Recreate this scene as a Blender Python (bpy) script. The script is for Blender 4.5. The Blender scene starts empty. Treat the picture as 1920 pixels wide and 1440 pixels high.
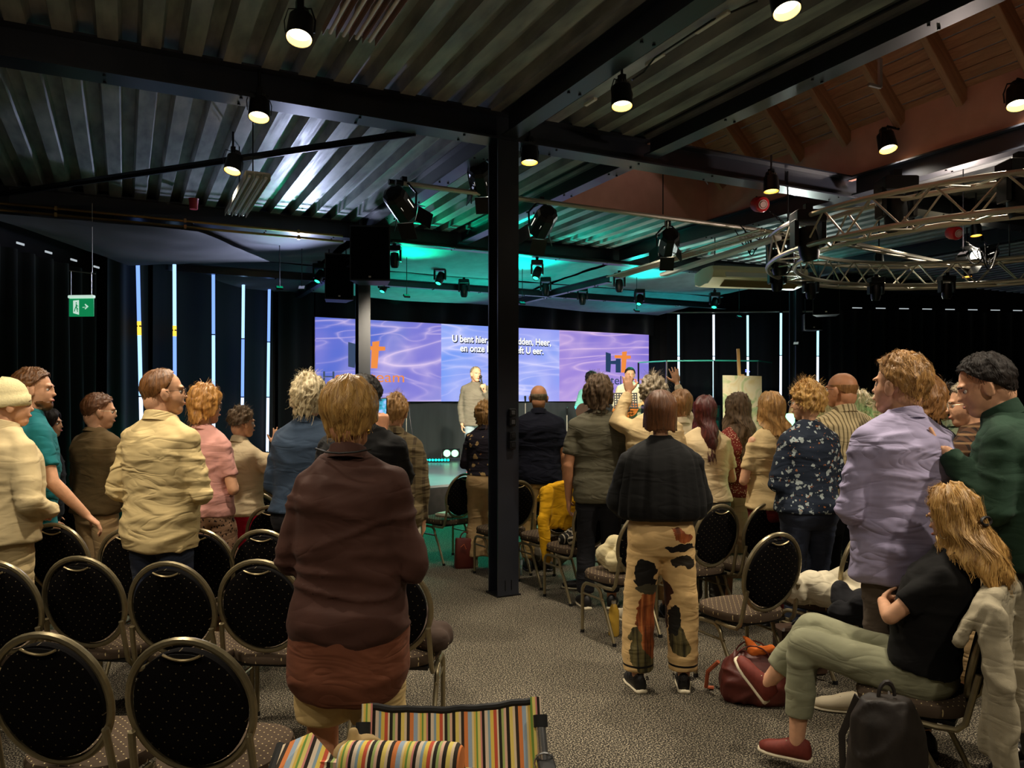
import bpy, math, random
import numpy as np
from mathutils import Vector, Matrix, Euler

S = bpy.context.scene
COL = S.collection
PI = math.pi
RAD = math.radians
F = 1450.0                       # focal length in pixels of the 1920 wide frame
CAMP = (-2.97, -6.11, 1.70)      # room axes: x along the main beam, y towards the stage
HEAD = -RAD(26.565)              # camera heading about z
FW = np.array([math.sin(-HEAD), math.cos(HEAD), 0.0])
RT = np.array([math.cos(HEAD), math.sin(HEAD), 0.0])

def cw(X, Y, z):                 # place from metres right of / ahead of the visitor
    return np.array([CAMP[0], CAMP[1], 0.0]) + RT*X + FW*Y + np.array([0, 0, z])
def at(px, py, Y):
    return cw((px-960)*Y/F, Y, 1.7-(py-750)*Y/F)

# ---------------------------------------------------------------- camera, world, exposure
cam = bpy.data.cameras.new('camera'); camo = bpy.data.objects.new('camera', cam); COL.objects.link(camo)
camo.location = CAMP; camo.rotation_euler = (PI/2, 0, HEAD)
cam.sensor_width = 36.0; cam.lens = 36.0*F/1920.0; cam.shift_y = 30.0/1920.0
cam.clip_start = 0.05; cam.clip_end = 100
S.camera = camo
W = bpy.data.worlds.new('World'); S.world = W; W.use_nodes = True
W.node_tree.nodes['Background'].inputs[0].default_value = (1.0, 0.86, 0.68, 1)
W.node_tree.nodes['Background'].inputs[1].default_value = 0.022
S.view_settings.view_transform = 'Standard'; S.view_settings.look = 'None'
S.view_settings.exposure = 0.0; S.view_settings.gamma = 1.0
S.view_settings.use_curve_mapping = False
S.cycles.use_denoising = True
S.cycles.max_bounces = 6; S.cycles.diffuse_bounces = 3; S.cycles.glossy_bounces = 3
S.cycles.transparent_max_bounces = 8
S.cycles.sample_clamp_indirect = 3.0
LAMP_W = 235.0                   # power of one warm theatre lamp

# ---------------------------------------------------------------- node helpers
def srgb(r, g, b):
    f = lambda c: (c/255/12.92) if c/255 <= .04045 else ((c/255+.055)/1.055)**2.4
    return (f(r), f(g), f(b), 1)
MATS = {}
class NT:
    def __init__(s, name):
        s.m = bpy.data.materials.new(name); s.m.use_nodes = True
        s.t = s.m.node_tree; s.b = s.t.nodes['Principled BSDF']
        s.tc = s.t.nodes.new('ShaderNodeTexCoord')
    def n(s, typ, **kw):
        o = s.t.nodes.new('ShaderNode'+typ)
        for k, v in kw.items():
            if k[0] == '_': setattr(o, k[1:], v)
            else:
                key = k.replace('__', ' ')
                o.inputs[key].default_value = v
        return o
    def l(s, a, b): s.t.links.new(a, b)
    def obj(s, scale=(1, 1, 1), rot=(0, 0, 0), src='Object'):
        mp = s.n('Mapping'); mp.inputs['Scale'].default_value = scale; mp.inputs['Rotation'].default_value = rot
        s.l(s.tc.outputs[src], mp.inputs['Vector']); return mp.outputs['Vector']
    def noise(s, vec, scale, detail=3, dist=0.0, rough=.5):
        o = s.n('TexNoise'); o.inputs['Scale'].default_value = scale; o.inputs['Detail'].default_value = detail
        o.inputs['Distortion'].default_value = dist; o.inputs['Roughness'].default_value = rough
        s.l(vec, o.inputs['Vector']); return o.outputs['Fac']
    def ramp(s, fac, stops, interp='LINEAR'):
        r = s.n('ValToRGB'); cr = r.color_ramp; cr.interpolation = interp
        while len(cr.elements) < len(stops): cr.elements.new(.5)
        for e, (p, c) in zip(cr.elements, stops):
            e.position = p; e.color = c if len(c) == 4 else (*c, 1)
        s.l(fac, r.inputs['Fac']); return r.outputs['Color']
    def math(s, op, a, b=None):
        o = s.n('Math'); o.operation = op
        for i, x in enumerate((a, b)):
            if x is None: continue
            if hasattr(x, 'is_linked') or hasattr(x, 'links'): s.l(x, o.inputs[i])
            else: o.inputs[i].default_value = x
        return o.outputs[0]
    def mix(s, fac, a, b):
        o = s.n('Mix'); o.data_type = 'RGBA'
        for i, x in ((0, fac), (6, a), (7, b)):
            if hasattr(x, 'links'): s.l(x, o.inputs[i])
            else: o.inputs[i].default_value = x
        return o.outputs[2]
    def bump(s, h, strength=.3, dist=.01, normal=None):
        b = s.n('Bump'); b.inputs['Strength'].default_value = strength; b.inputs['Distance'].default_value = dist
        s.l(h, b.inputs['Height'])
        if normal is not None: s.l(normal, b.inputs['Normal'])
        s.l(b.outputs['Normal'], s.b.inputs['Normal']); return b.outputs['Normal']
    def set(s, **kw):
        names = dict(col='Base Color', rough='Roughness', metal='Metallic', spec='Specular IOR Level', trans='Transmission Weight',
                     em='Emission Color', es='Emission Strength', alpha='Alpha', ior='IOR', sheen='Sheen Weight')
        for k, v in kw.items():
            i = s.b.inputs[names[k]]
            if hasattr(v, 'links'): s.l(v, i)
            else: i.default_value = v
        return s

def plain(name, col=None, rough=.5, metal=0, spec=.4, noise=0, nscale=20, bump=0):
    if name in MATS: return MATS[name]
    t = NT(name); t.set(col=col, rough=rough, metal=metal, spec=spec)
    if noise:
        f = t.noise(t.obj(), nscale, 4)
        a = tuple(c*(1-noise) for c in col[:3])+(1,); b = tuple(min(1, c*(1+noise)) for c in col[:3])+(1,)
        t.set(col=t.ramp(f, [(.3, a), (.7, b)]))
        if bump: t.bump(f, bump, .01)
    MATS[name] = t.m; return t.m
def emit(name, col, strength, base=(0, 0, 0, 1)):
    if name in MATS: return MATS[name]
    t = NT(name); t.set(col=base, em=col, es=strength, rough=.4); MATS[name] = t.m; return t.m

def fabric(name, col, rough=.85, wr=.55, wscale=4.2, weave=.12, pat=None, sheen=.02, wdist=.03):
    if name in MATS: return MATS[name]
    t = NT(name); t.set(rough=rough, spec=.2, sheen=sheen)
    v = t.obj((1, 1, 2.8)); c = t.noise(t.obj(), 7, 3)
    a = tuple(x*.86 for x in col[:3])+(1,); b = tuple(min(1, x*1.1) for x in col[:3])+(1,)
    colout = t.ramp(c, [(.3, a), (.7, b)])
    if pat: colout = pat(t, colout)
    t.set(col=colout)
    n1 = t.noise(v, wscale, 1.6, 1.1); 
    w1 = t.math('ABSOLUTE', t.math('SUBTRACT', n1, .5))
    nb = t.bump(w1, wr, wdist)
    n2 = t.noise(t.obj((1, 1, 1)), 420, 1)
    t.bump(n2, weave, .002, nb)
    MATS[name] = t.m; return t.m
def p_stripes(c1, freq, w=.35, axis=0, rot=0):
    def f(t, c):
        sx = t.n('SeparateXYZ'); t.l(t.obj(rot=(0, 0, rot)), sx.inputs[0])
        fr = t.math('FRACT', t.math('MULTIPLY', sx.outputs[axis], freq))
        return t.mix(t.math('LESS_THAN', fr, w), c, c1)
    return f
def p_spots(c1, scale, thr=.35, dist=0, c2=None, thr2=.2, dim=None):
    def f(t, c):
        v = t.obj()
        if dist:
            nn = t.n('TexNoise'); nn.inputs['Scale'].default_value = scale*1.6; t.l(v, nn.inputs['Vector'])
            vm = t.n('VectorMath'); vm.operation = 'MULTIPLY_ADD'; t.l(nn.outputs['Color'], vm.inputs[0])
            vm.inputs[1].default_value = (dist, dist, dist); t.l(v, vm.inputs[2]); v = vm.outputs[0]
        vo = t.n('TexVoronoi'); vo.inputs['Scale'].default_value = scale; t.l(v, vo.inputs['Vector'])
        out = t.mix(t.math('LESS_THAN', vo.outputs['Distance'], thr), c, c1)
        if c2:
            vo2 = t.n('TexVoronoi'); vo2.inputs['Scale'].default_value = scale*1.37; t.l(v, vo2.inputs['Vector'])
            out = t.mix(t.math('LESS_THAN', vo2.outputs['Distance'], thr2), out, c2)
        return out
    return f
def p_plaid(c1, c2, freq):
    def f(t, c):
        a = p_stripes(c1, freq, .3, 0)(t, c); b = p_stripes(c2, freq, .25, 2)(t, a)
        return t.mix(.5, a, b)
    return f

# ---------------------------------------------------------------- numpy noise
_rng = np.random.RandomState(7); _P = _rng.rand(64, 64, 64)
def vnoise(p):
    p = np.asarray(p); i = np.floor(p).astype(int); f = p-i; f = f*f*(3-2*f)
    g = lambda a, b, c: _P[(i[..., 0]+a) % 64, (i[..., 1]+b) % 64, (i[..., 2]+c) % 64]
    x, y, z = f[..., 0], f[..., 1], f[..., 2]
    l = lambda a, b, t: a+(b-a)*t
    return l(l(l(g(0,0,0), g(1,0,0), x), l(g(0,1,0), g(1,1,0), x), y), l(l(g(0,0,1), g(1,0,1), x), l(g(0,1,1), g(1,1,1), x), y), z)*2-1

# ---------------------------------------------------------------- mesh building
def rotm(ax, ang): return np.array(Matrix.Rotation(ang, 3, ax))
def unit(v): v = np.asarray(v, float); return v/(np.linalg.norm(v)+1e-12)
def frame(d, up=(0, 0, 1)):
    d = unit(d); up = np.asarray(up, float)
    if abs(np.dot(d, up)) > .95: up = np.array([0, 1.0, 0])
    x = unit(np.cross(d, up)); y = np.cross(x, d); return x, y, d

class MB:
    def __init__(s): s.v = []; s.f = []; s.n = 0; s.mi = []; s.cur = 0
    def add(s, v, f):
        v = np.asarray(v, float).reshape(-1, 3); s.v.append(v)
        for q in f: s.f.append(tuple(i+s.n for i in q)); s.mi.append(s.cur)
        s.n += len(v); return s
    def rings(s, R, cap=True, closed=False):
        R = [np.asarray(r) for r in R]; n = len(R[0]); m = len(R); f = []
        for k in range(m if closed else m-1):
            a = k*n; b = ((k+1) % m)*n
            for j in range(n):
                j2 = (j+1) % n; f.append((a+j, a+j2, b+j2, b+j))
        if cap and not closed: f.append(tuple(range(n))[::-1]); f.append(tuple((m-1)*n+i for i in range(n)))
        return s.add(np.concatenate(R), f)
    def box(s, c, size, R=None, bev=0):
        x, y, z = [k/2 for k in size]; c = np.asarray(c, float)
        if bev <= 0:
            v = np.array([(i, j, k) for i in (-x, x) for j in (-y, y) for k in (-z, z)])
            f = [(0, 1, 3, 2), (4, 6, 7, 5), (0, 4, 5, 1), (2, 3, 7, 6), (0, 2, 6, 4), (1, 5, 7, 3)]
            if R is not None: v = v @ np.asarray(R).T
            return s.add(v+c, f)
        rs = []
        def rect(hx, hy, zz, b):
            return np.array([(hx, -hy+b, zz), (hx, hy-b, zz), (hx-b, hy, zz), (-hx+b, hy, zz), (-hx, hy-b, zz), (-hx, -hy+b, zz), (-hx+b, -hy, zz), (hx-b, -hy, zz)])
        b = bev
        for zz, ins in ((-z, b), (-z+b, 0), (z-b, 0), (z, b)):
            r = rect(x-ins, y-ins, zz, b*.7)
            if R is not None: r = r @ np.asarray(R).T
            rs.append(r+c)
        return s.rings(rs)
    def ell(s, c, r, R=None, nu=16, nv=9):
        rs = []
        for k in range(1, nv):
            t = PI*k/nv; a = np.linspace(0, 2*PI, nu, endpoint=False)
            p = np.stack([r[0]*math.sin(t)*np.cos(a), r[1]*math.sin(t)*np.sin(a), np.full(nu, -r[2]*math.cos(t))], 1)
            if R is not None: p = p @ np.asarray(R).T
            rs.append(p+np.asarray(c))
        return s.rings(rs)
    def cone(s, p0, p1, r0, r1, n=12, round0=False, round1=False):
        p0 = np.asarray(p0, float); p1 = np.asarray(p1, float); x, y, d = frame(p1-p0)
        a = np.linspace(0, 2*PI, n, endpoint=False); ring = lambda c, r: c+r*(np.outer(np.cos(a), x)+np.outer(np.sin(a), y))
        rs = []
        if round0:
            for t in (.2, .6, .9): rs.append(ring(p0-d*r0*math.cos(t*PI/2), r0*math.sin(t*PI/2)))
        rs += [ring(p0, r0), ring(p1, r1)]
        if round1:
            for t in (.9, .6, .2): rs.append(ring(p1+d*r1*math.cos(t*PI/2), r1*math.sin(t*PI/2)))
        return s.rings(rs)
    def cap(s, p0, p1, r0, r1, n=12): return s.cone(p0, p1, r0, r1, n, True, True)
    def tube(s, pts, r, n=8, closed=False, flat=1.0, up=(0, 0, 1), cap=True):
        pts = np.asarray(pts, float); m = len(pts); a = np.linspace(0, 2*PI, n, endpoint=False)
        r = np.full(m, r) if np.isscalar(r) else np.asarray(r)
        if closed: tan = np.roll(pts, -1, 0)-np.roll(pts, 1, 0)
        else: tan = np.gradient(pts, axis=0)
        x, y, _ = frame(tan[0], up); rs = []
        for k in range(m):
            d = unit(tan[k]); x = unit(x-d*np.dot(x, d)); y = np.cross(d, x)
            rs.append(pts[k]+r[k]*(np.outer(np.cos(a)*flat, x)+np.outer(np.sin(a), y)))
        return s.rings(rs, cap=cap, closed=closed)
    def lathe(s, prof, c=(0, 0, 0), R=None, n=20, cap=True):
        a = np.linspace(0, 2*PI, n, endpoint=False); rs = []
        for r, z in prof:
            p = np.stack([r*np.cos(a), r*np.sin(a), np.full(n, z)], 1)
            if R is not None: p = p @ np.asarray(R).T
            rs.append(p+np.asarray(c))
        return s.rings(rs, cap=cap)
    def prism(s, poly, z0, z1):
        n = len(poly); v = [(p[0], p[1], z0) for p in poly]+[(p[0], p[1], z1) for p in poly]
        return s.add(v, [tuple(range(n))[::-1], tuple(range(n, 2*n))]+[(i, (i+1) % n, n+(i+1) % n, n+i) for i in range(n)])
    def grid(s, P, thick=0, wrapu=False):
        P = np.asarray(P, float); m, n = P.shape[:2]
        f = [(i*n+j, i*n+(j+1) % n, (i+1)*n+(j+1) % n, (i+1)*n+j) for i in range(m-1) for j in range(n if wrapu else n-1)]
        return s.add(P.reshape(-1, 3), f)
    def mesh(s, name='m'):
        me = bpy.data.meshes.new(name); me.from_pydata(np.concatenate(s.v).tolist(), [], s.f)
        if any(s.mi): me.polygons.foreach_set('material_index', s.mi)
        me.update(); return me
    def obj(s, name, mat, parent=None, smooth=False, loc=None, rot=None, **tagkw):
        return mkobj(name, s.mesh(name), mat, parent, smooth, loc, rot, **tagkw)

def tag(o, label=None, cat=None, group=None, kind=None):
    if label: o['label'] = label
    if cat: o['category'] = cat
    if group: o['group'] = group
    if kind: o['kind'] = kind
    return o
def fix_normals(me):
    import bmesh
    bm = bmesh.new(); bm.from_mesh(me); bmesh.ops.recalc_face_normals(bm, faces=bm.faces); bm.to_mesh(me); bm.free()
def mkobj(name, me, mat, parent=None, smooth=False, loc=None, rot=None, label=None, cat=None, group=None, kind=None, fix=True):
    if fix: fix_normals(me)
    me.materials.clear() if len(me.materials) else None
    for m in (mat if isinstance(mat, (list, tuple)) else [mat]): me.materials.append(m)
    if smooth:
        me.polygons.foreach_set('use_smooth', [True]*len(me.polygons))
        if smooth != 'full': me.set_sharp_from_angle(angle=RAD(40))
    o = bpy.data.objects.new(name, me); COL.objects.link(o)
    if parent is not None: o.parent = parent
    if loc is not None: o.location = tuple(loc)
    if rot is not None: o.rotation_euler = rot
    return tag(o, label, cat, group, kind)
def empty(name, loc=(0, 0, 0), rz=0, label=None, cat=None, group=None, rot=None):
    o = bpy.data.objects.new(name, None); COL.objects.link(o); o.empty_display_size = .1
    o.location = tuple(loc); o.rotation_euler = rot if rot is not None else (0, 0, rz); return tag(o, label, cat, group)
def copy_tree(o, parent=None, kids=None):
    c = o.copy(); COL.objects.link(c); c.parent = parent
    for ch in [x for x in o.children]: copy_tree(ch, c)
    return c
def ht(a): return HEAD-RAD(a)      # rotation z of a thing that faces a degrees right of the camera's heading

def remesh(mb, voxel, smooth=3, sfac=.5):
    me = mb.mesh('tmp'); fix_normals(me)
    o = bpy.data.objects.new('tmp', me); COL.objects.link(o)
    m = o.modifiers.new('r', 'REMESH'); m.mode = 'VOXEL'; m.voxel_size = voxel
    if smooth:
        q = o.modifiers.new('s', 'SMOOTH'); q.iterations = smooth; q.factor = sfac
    dg = bpy.context.evaluated_depsgraph_get(); ev = o.evaluated_get(dg)
    out = bpy.data.meshes.new_from_object(ev)
    bpy.data.objects.remove(o); bpy.data.meshes.remove(me); return out
def mverts(me):
    a = np.empty(len(me.vertices)*3); me.vertices.foreach_get('co', a); return a.reshape(-1, 3)
def mnorm(me):
    a = np.empty(len(me.vertices)*3, dtype=np.float32); me.vertex_normals.foreach_get('vector', a); return a.reshape(-1, 3)
def setverts(me, v): me.vertices.foreach_set('co', np.asarray(v, dtype=np.float32).ravel()); me.update()
# ================================================================= PEOPLE
TM = dict(f=[.44,.46,.50,.535,.575,.62,.67,.72,.765,.80,.825,.842,.858],
          w=[.13,.160,.172,.176,.166,.160,.168,.182,.190,.182,.135,.080,.058],
          d=[.08,.105,.118,.118,.108,.108,.115,.124,.120,.098,.078,.064,.058],
          y=[0,-.005,-.015,-.012,0,.008,.008,0,-.008,-.014,-.016,-.014,-.008])
TW = dict(f=TM['f'],
          w=[.13,.165,.185,.186,.166,.146,.148,.158,.162,.156,.112,.066,.050],
          d=[.08,.112,.128,.126,.106,.098,.108,.120,.112,.088,.070,.056,.050],
          y=[0,-.008,-.02,-.016,0,.008,.01,.004,-.006,-.012,-.014,-.012,-.006])
def SK(tone):
    return skin_mat('skin_%d' % tone, [srgb(222, 168, 132), srgb(206, 146, 108), srgb(150, 92, 62), srgb(228, 176, 144)][tone])
def skin_mat(name, col):
    if name in MATS: return MATS[name]
    t = NT(name); f = t.noise(t.obj(), 30, 3)
    t.set(col=t.ramp(f, [(.3, tuple(c*.86 for c in col[:3])+(1,)), (.7, col)]), rough=.5, spec=.35); t.bump(t.noise(t.obj(), 160, 2), .1, .003)
    t.b.inputs['Subsurface Weight'].default_value = 0
    MATS[name] = t.m; return t.m
def hair_mat(name, c0, c1, rough=.42, fu=60):
    if name in MATS: return MATS[name]
    t = NT(name); v = t.obj((fu, 2.2, 1), src='UV'); f = t.noise(v, 1.0, 4, .8)
    g = t.noise(t.obj(src='UV', scale=(fu*4, 3, 1)), 1.0, 2)
    h = t.math('ADD', t.math('MULTIPLY', f, .65), t.math('MULTIPLY', g, .35))
    t.set(col=t.ramp(h, [(.32, c0), (.66, c1)]), rough=.6 if 'dark' in name else rough, spec=.25 if 'dark' in name else .5); t.bump(h, .55, .012); MATS[name] = t.m; return t.m

def superring(c, hw, hd, n=28, p=2.4, y=0):
    a = np.linspace(0, 2*PI, n, endpoint=False); ca, sa = np.cos(a), np.sin(a)
    return np.stack([c[0]+hw*np.sign(ca)*np.abs(ca)**(2/p), c[1]+y+hd*np.sign(sa)*np.abs(sa)**(2/p), np.full(n, c[2])], 1)
def torso(mb, T, H, f0, f1, ew, ed, bw, Tf, hips=None, loose=0, step=.018, hemw=None, pleat=0):
    fs = np.unique(np.concatenate([np.arange(f0, f1, step), [f1]])); k = H/1.75; rs = []
    for f in fs:
        w = np.interp(f, T['f'], T['w'])*k*bw; d = np.interp(f, T['f'], T['d'])*k*bw; y = np.interp(f, T['f'], T['y'])*k
        q = min(1, max(.55, (.84-f)/.04)); q2 = min(1, max(0, (.74-f)/.05))
        if loose and f < .76:
            wm = np.interp(.745, T['f'], T['w'])*k*bw; w = w+(max(wm, w)-w)*loose*q2; dm = np.interp(.72, T['f'], T['d'])*k*bw; d = d+(max(dm, d)-d)*loose*q2
        if hemw and f < .76:
            t = (.76-f)/(.76-f0); w *= 1+(hemw-1)*t; d *= 1+(hemw-1)*t
        r = superring((0, 0, f*H), w+ew*q, d+ed*q, y=y)
        if pleat and f < .80:
            t = min(1, (.80-f)/.10); a = np.linspace(0, 2*PI, len(r), endpoint=False)
            s = 1+pleat*t*(np.sin(a*9)*.5+np.sin(a*14+1)*.5); r[:, 0] *= s; r[:, 1] *= s
        rs.append(Tf(r))
    mb.rings(rs)

def hand(mb, Wp, d, n, side, mode='relaxed', s=1.0, thumb=None):
    d = unit(d); n = unit(n-np.dot(n, d)*d); t = np.cross(d, n)*(1 if side == 'R' else -1)
    L = .19*s
    def rg(k, hw, ht):
        a = np.linspace(0, 2*PI, 12, endpoint=False)
        return Wp+d*k*s+s*(np.outer(hw*np.sign(np.cos(a))*np.abs(np.cos(a))**.7, t)+np.outer(ht*np.sin(a), n))
    mb.rings([rg(-.02, .024, .020), rg(.01, .027, .019), rg(.035, .037, .017), rg(.07, .042, .014), rg(.092, .040, .012)])
    b = {'open': 6, 'relaxed': 28, 'grip': 68, 'fist': 85, 'flat': 2}[mode]; sp = {'open': 9, 'flat': 2}.get(mode, 2)
    for i, (off, ln) in enumerate(((.031, .072), (.0105, .080), (-.0105, .075), (-.030, .060))):
        p = Wp+d*(.088-abs(off)*.15)*s+t*off*s; ang = RAD(sp*(1.2-i*.85)); dd = unit(d*math.cos(ang)+t*math.sin(ang)); nn = n
        r = .0095*s
        for q, fr in enumerate((.45, .31, .24)):
            be = RAD(b*(.75 if q == 0 else 1)); dd, nn = dd*math.cos(be)+nn*math.sin(be), nn*math.cos(be)-dd*math.sin(be)
            p2 = p+dd*ln*fr*s; mb.cap(p, p2, r, r*.92, 8); p = p2; r *= .92
    p = Wp+d*.025*s+t*.028*s; dd = unit(d*.62+t*.7+n*(.15 if mode in ('open', 'flat') else .5))
    p2 = p+dd*.048*s; mb.cap(p, p2, .0145*s, .012*s, 8); dd = unit(dd+d*.35+n*(.0 if mode in ('open', 'flat') else .35)); mb.cap(p2, p2+dd*.034*s, .0115*s, .0095*s, 8)

def bodyhead(mb, M, s, sex, ears=True):
    tr = lambda p: M(np.asarray(p, float)*s); e = .93 if sex == 'f' else 1.0
    def E(c, r): 
        tmp = MB(); tmp.ell(c, (r[0]*e, r[1]*e, r[2]), nu=20, nv=12); mb.add(tr(tmp.v[0]), tmp.f)
    E((0, -.012, .035), (.075, .096, .086)); E((0, .022, -.015), (.064, .072, .088)); E((0, .045, -.078), (.040, .042, .034))
    E((0, -.045, -.03), (.062, .055, .07)); E((0, .090, -.002), (.009, .012, .028)); E((0, .099, -.020), (.012, .012, .010))
    E((0, .078, .030), (.050, .016, .012)); E((0, .088, -.052), (.026, .010, .009))
    if ears:
        for sx in (-1, 1): E((sx*.076, -.004, -.006), (.009, .022, .034)); E((sx*.082, -.012, .006), (.008, .012, .022))

def ang_smooth(ph, keys, vals): return np.interp(np.abs(ph), np.radians(keys), vals)
def hair(parent, M, s, sex, st, matn):
    """st: te dome angles, L drops at 0/50/90/130/180 degrees from the face, vol, tuck, lock, curl, freq, wave"""
    nph, ns = st.get('n', (90, 30)); keys = [0, 45, 80, 125, 180]
    ph = np.linspace(-PI, PI, nph, endpoint=False); te = np.radians(ang_smooth(ph, keys, st['te'])); L = ang_smooth(ph, keys, st['L'])
    t0 = RAD(st.get('t0', 0)); te = np.maximum(te, t0+.02); vol = st.get('vol', .012); e = .93 if sex == 'f' else 1.0
    R = np.array([.077*e+vol, .098*e+vol, .088+vol*st.get('top', 1.0)]); c = np.array([0, -.012, .035]); rm = R.mean()
    tk = ang_smooth(ph, keys, st.get('tuck', [0, 0, .2, .3, .3])); fl = st.get('flare', 0)
    def pos(sv, extra=0.0):
        A = (te-t0)*rm+L; a = sv[:, None]*A[None]; th = t0+np.minimum(a/rm, (te-t0)[None]); dr = np.maximum(0, a-((te-t0)*rm)[None])
        rr = R+extra
        x = rr[0]*np.sin(th)*np.sin(ph); y = rr[1]*np.sin(th)*np.cos(ph); z = rr[2]*np.cos(th)
        k = 1-tk[None]*np.minimum(dr/.10, 1.0)+fl*np.minimum(dr/.15, 2)
        x = x*k; y = y*k; z = z-dr
        if st.get('drape'):
            q = np.clip((dr-.04)/.14, 0, 1); q = q*q*(3-2*q); bk = np.clip(-np.cos(ph)[None]*1.6, -.6, 1); y = y-q*st['drape']*bk; x = x*(1+q*.10)
        if st.get('gather'): 
            g = np.clip(dr/.12, 0, 1); x = x*(1-g*st['gather']); 
        return np.stack([x, y, z], -1), a, dr
    sv = np.linspace(0, 1, ns)**.9
    P, a, dr = pos(sv); Pn = P/np.linalg.norm(P*np.array([1, 1, .6]), axis=-1, keepdims=True)
    fr = st.get('freq', 9); lk = st.get('lock', .006); cu = st.get('curl', 0.004); cf = st.get('cfreq', 40)
    seed = st.get('seed', 1.0); PH = np.broadcast_to(ph, a.shape)
    q = np.stack([np.cos(PH)*fr*.5+st.get('twist', .8)*a*8, np.sin(PH)*fr*.5+seed*7, a*6+seed], -1)
    q2 = np.stack([np.cos(PH)*fr*1.6+a*9, np.sin(PH)*fr*1.6+seed, a*9+3], -1)
    D = lk*np.clip(a/.05, .3, 1)*(vnoise(q)+.6*vnoise(q2))+cu*(1-2*np.abs(vnoise(P*cf+seed*5)))+cu*.6*vnoise(P*cf*2.1)
    P = P+Pn*D[..., None]
    if st.get('wave'):
        P[..., 0] += st['wave']*np.sin(a*45+PH*3)*np.clip(dr/.08, 0, 1); P[..., 1] += st['wave']*.6*np.cos(a*38+PH*4)*np.clip(dr/.08, 0, 1)
    if st.get('ends', 0): P[..., 2] += (sv[:, None]**6)*st['ends']*vnoise(np.stack([PH*7, a*0, a*0+seed], -1))
    if st.get('part'):
        pa = st['part']; P[..., 2] -= .008*np.exp(-((P[..., 0]-pa)/.010)**2)*(np.cos(PH) > -.3)*(dr <= 0)
    Q = P.copy(); shr = np.array([.86, .86, .95]); Q = Q*np.where(dr[..., None] > 0, [.86, .86, 1], shr)
    uv = np.stack([PH/(2*PI)+.5, a*4], -1)
    V = np.concatenate([P.reshape(-1, 3), Q.reshape(-1, 3)])+c
    UV = np.concatenate([uv.reshape(-1, 2)]*2); f = []; N = nph*ns
    for i in range(ns-1):
        for j in range(nph):
            j2 = (j+1) % nph; f.append((i*nph+j, (i+1)*nph+j, (i+1)*nph+j2, i*nph+j2))
            if i >= ns//2 or t0 > 0: f.append((N+i*nph+j, N+i*nph+j2, N+(i+1)*nph+j2, N+(i+1)*nph+j))
    for j in range(nph):
        j2 = (j+1) % nph; f.append(((ns-1)*nph+j, N+(ns-1)*nph+j, N+(ns-1)*nph+j2, (ns-1)*nph+j2))
        if t0 > 0: f.append((j, j2, N+j2, N+j))
    # loose strands that break the outline
    nst = st.get('strands', 260); rg = np.random.RandomState(int(seed*10)+3); sl = st.get('slen', 3)
    SV = [V]; SU = [UV]; base = len(V); ii = rg.randint(2 if t0 == 0 else 0, max(3, ns-2), nst); jj = rg.randint(0, nph, nst)
    for i, j in zip(ii, jj):
        if L[j] <= 0 and te[j] <= t0+.03: continue
        out = Pn[i, j]; w = rg.uniform(.0004, .0010); lift = rg.uniform(.001, st.get('lift', .008)*.7); tang = unit(np.cross(out, [0, 0, 1])+1e-6); pts = []
        jd = rg.uniform(-1, 1)*st.get('mess', 1.0)
        for k in range(4):
            i2 = min(i+k*sl//2+ (k if sl > 3 else 0), ns-1); jk = int(round(j+jd*k)) % nph
            pp = P[i2, jk]+c+Pn[i2, jk]*lift*math.sin((k+.3)/3.3*PI*.62)+ (out*.004*k*jd if cu > .006 else 0)
            if i2 == ns-1: pp = pp+np.array([0, 0, -.006*k])
            pts += [pp-tang*w, pp+tang*w]
        SV.append(np.array(pts)); SU.append(np.tile([[j/nph, i*.1]], (8, 1)))
        f += [(base+2*k, base+2*k+1, base+2*k+3, base+2*k+2) for k in range(3)]; base += 8
    V = np.concatenate(SV); UV = np.concatenate(SU); V = M(V*s)
    me = bpy.data.meshes.new('hair'); me.from_pydata(V.tolist(), [], f); lay = me.uv_layers.new(name='UVMap')
    li = np.empty(len(me.loops), dtype=np.int32); me.loops.foreach_get('vertex_index', li); lay.data.foreach_set('uv', UV[li].astype(np.float32).ravel()); me.update()
    return mkobj('hair', me, matn, parent, smooth='full', fix=False)

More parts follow.
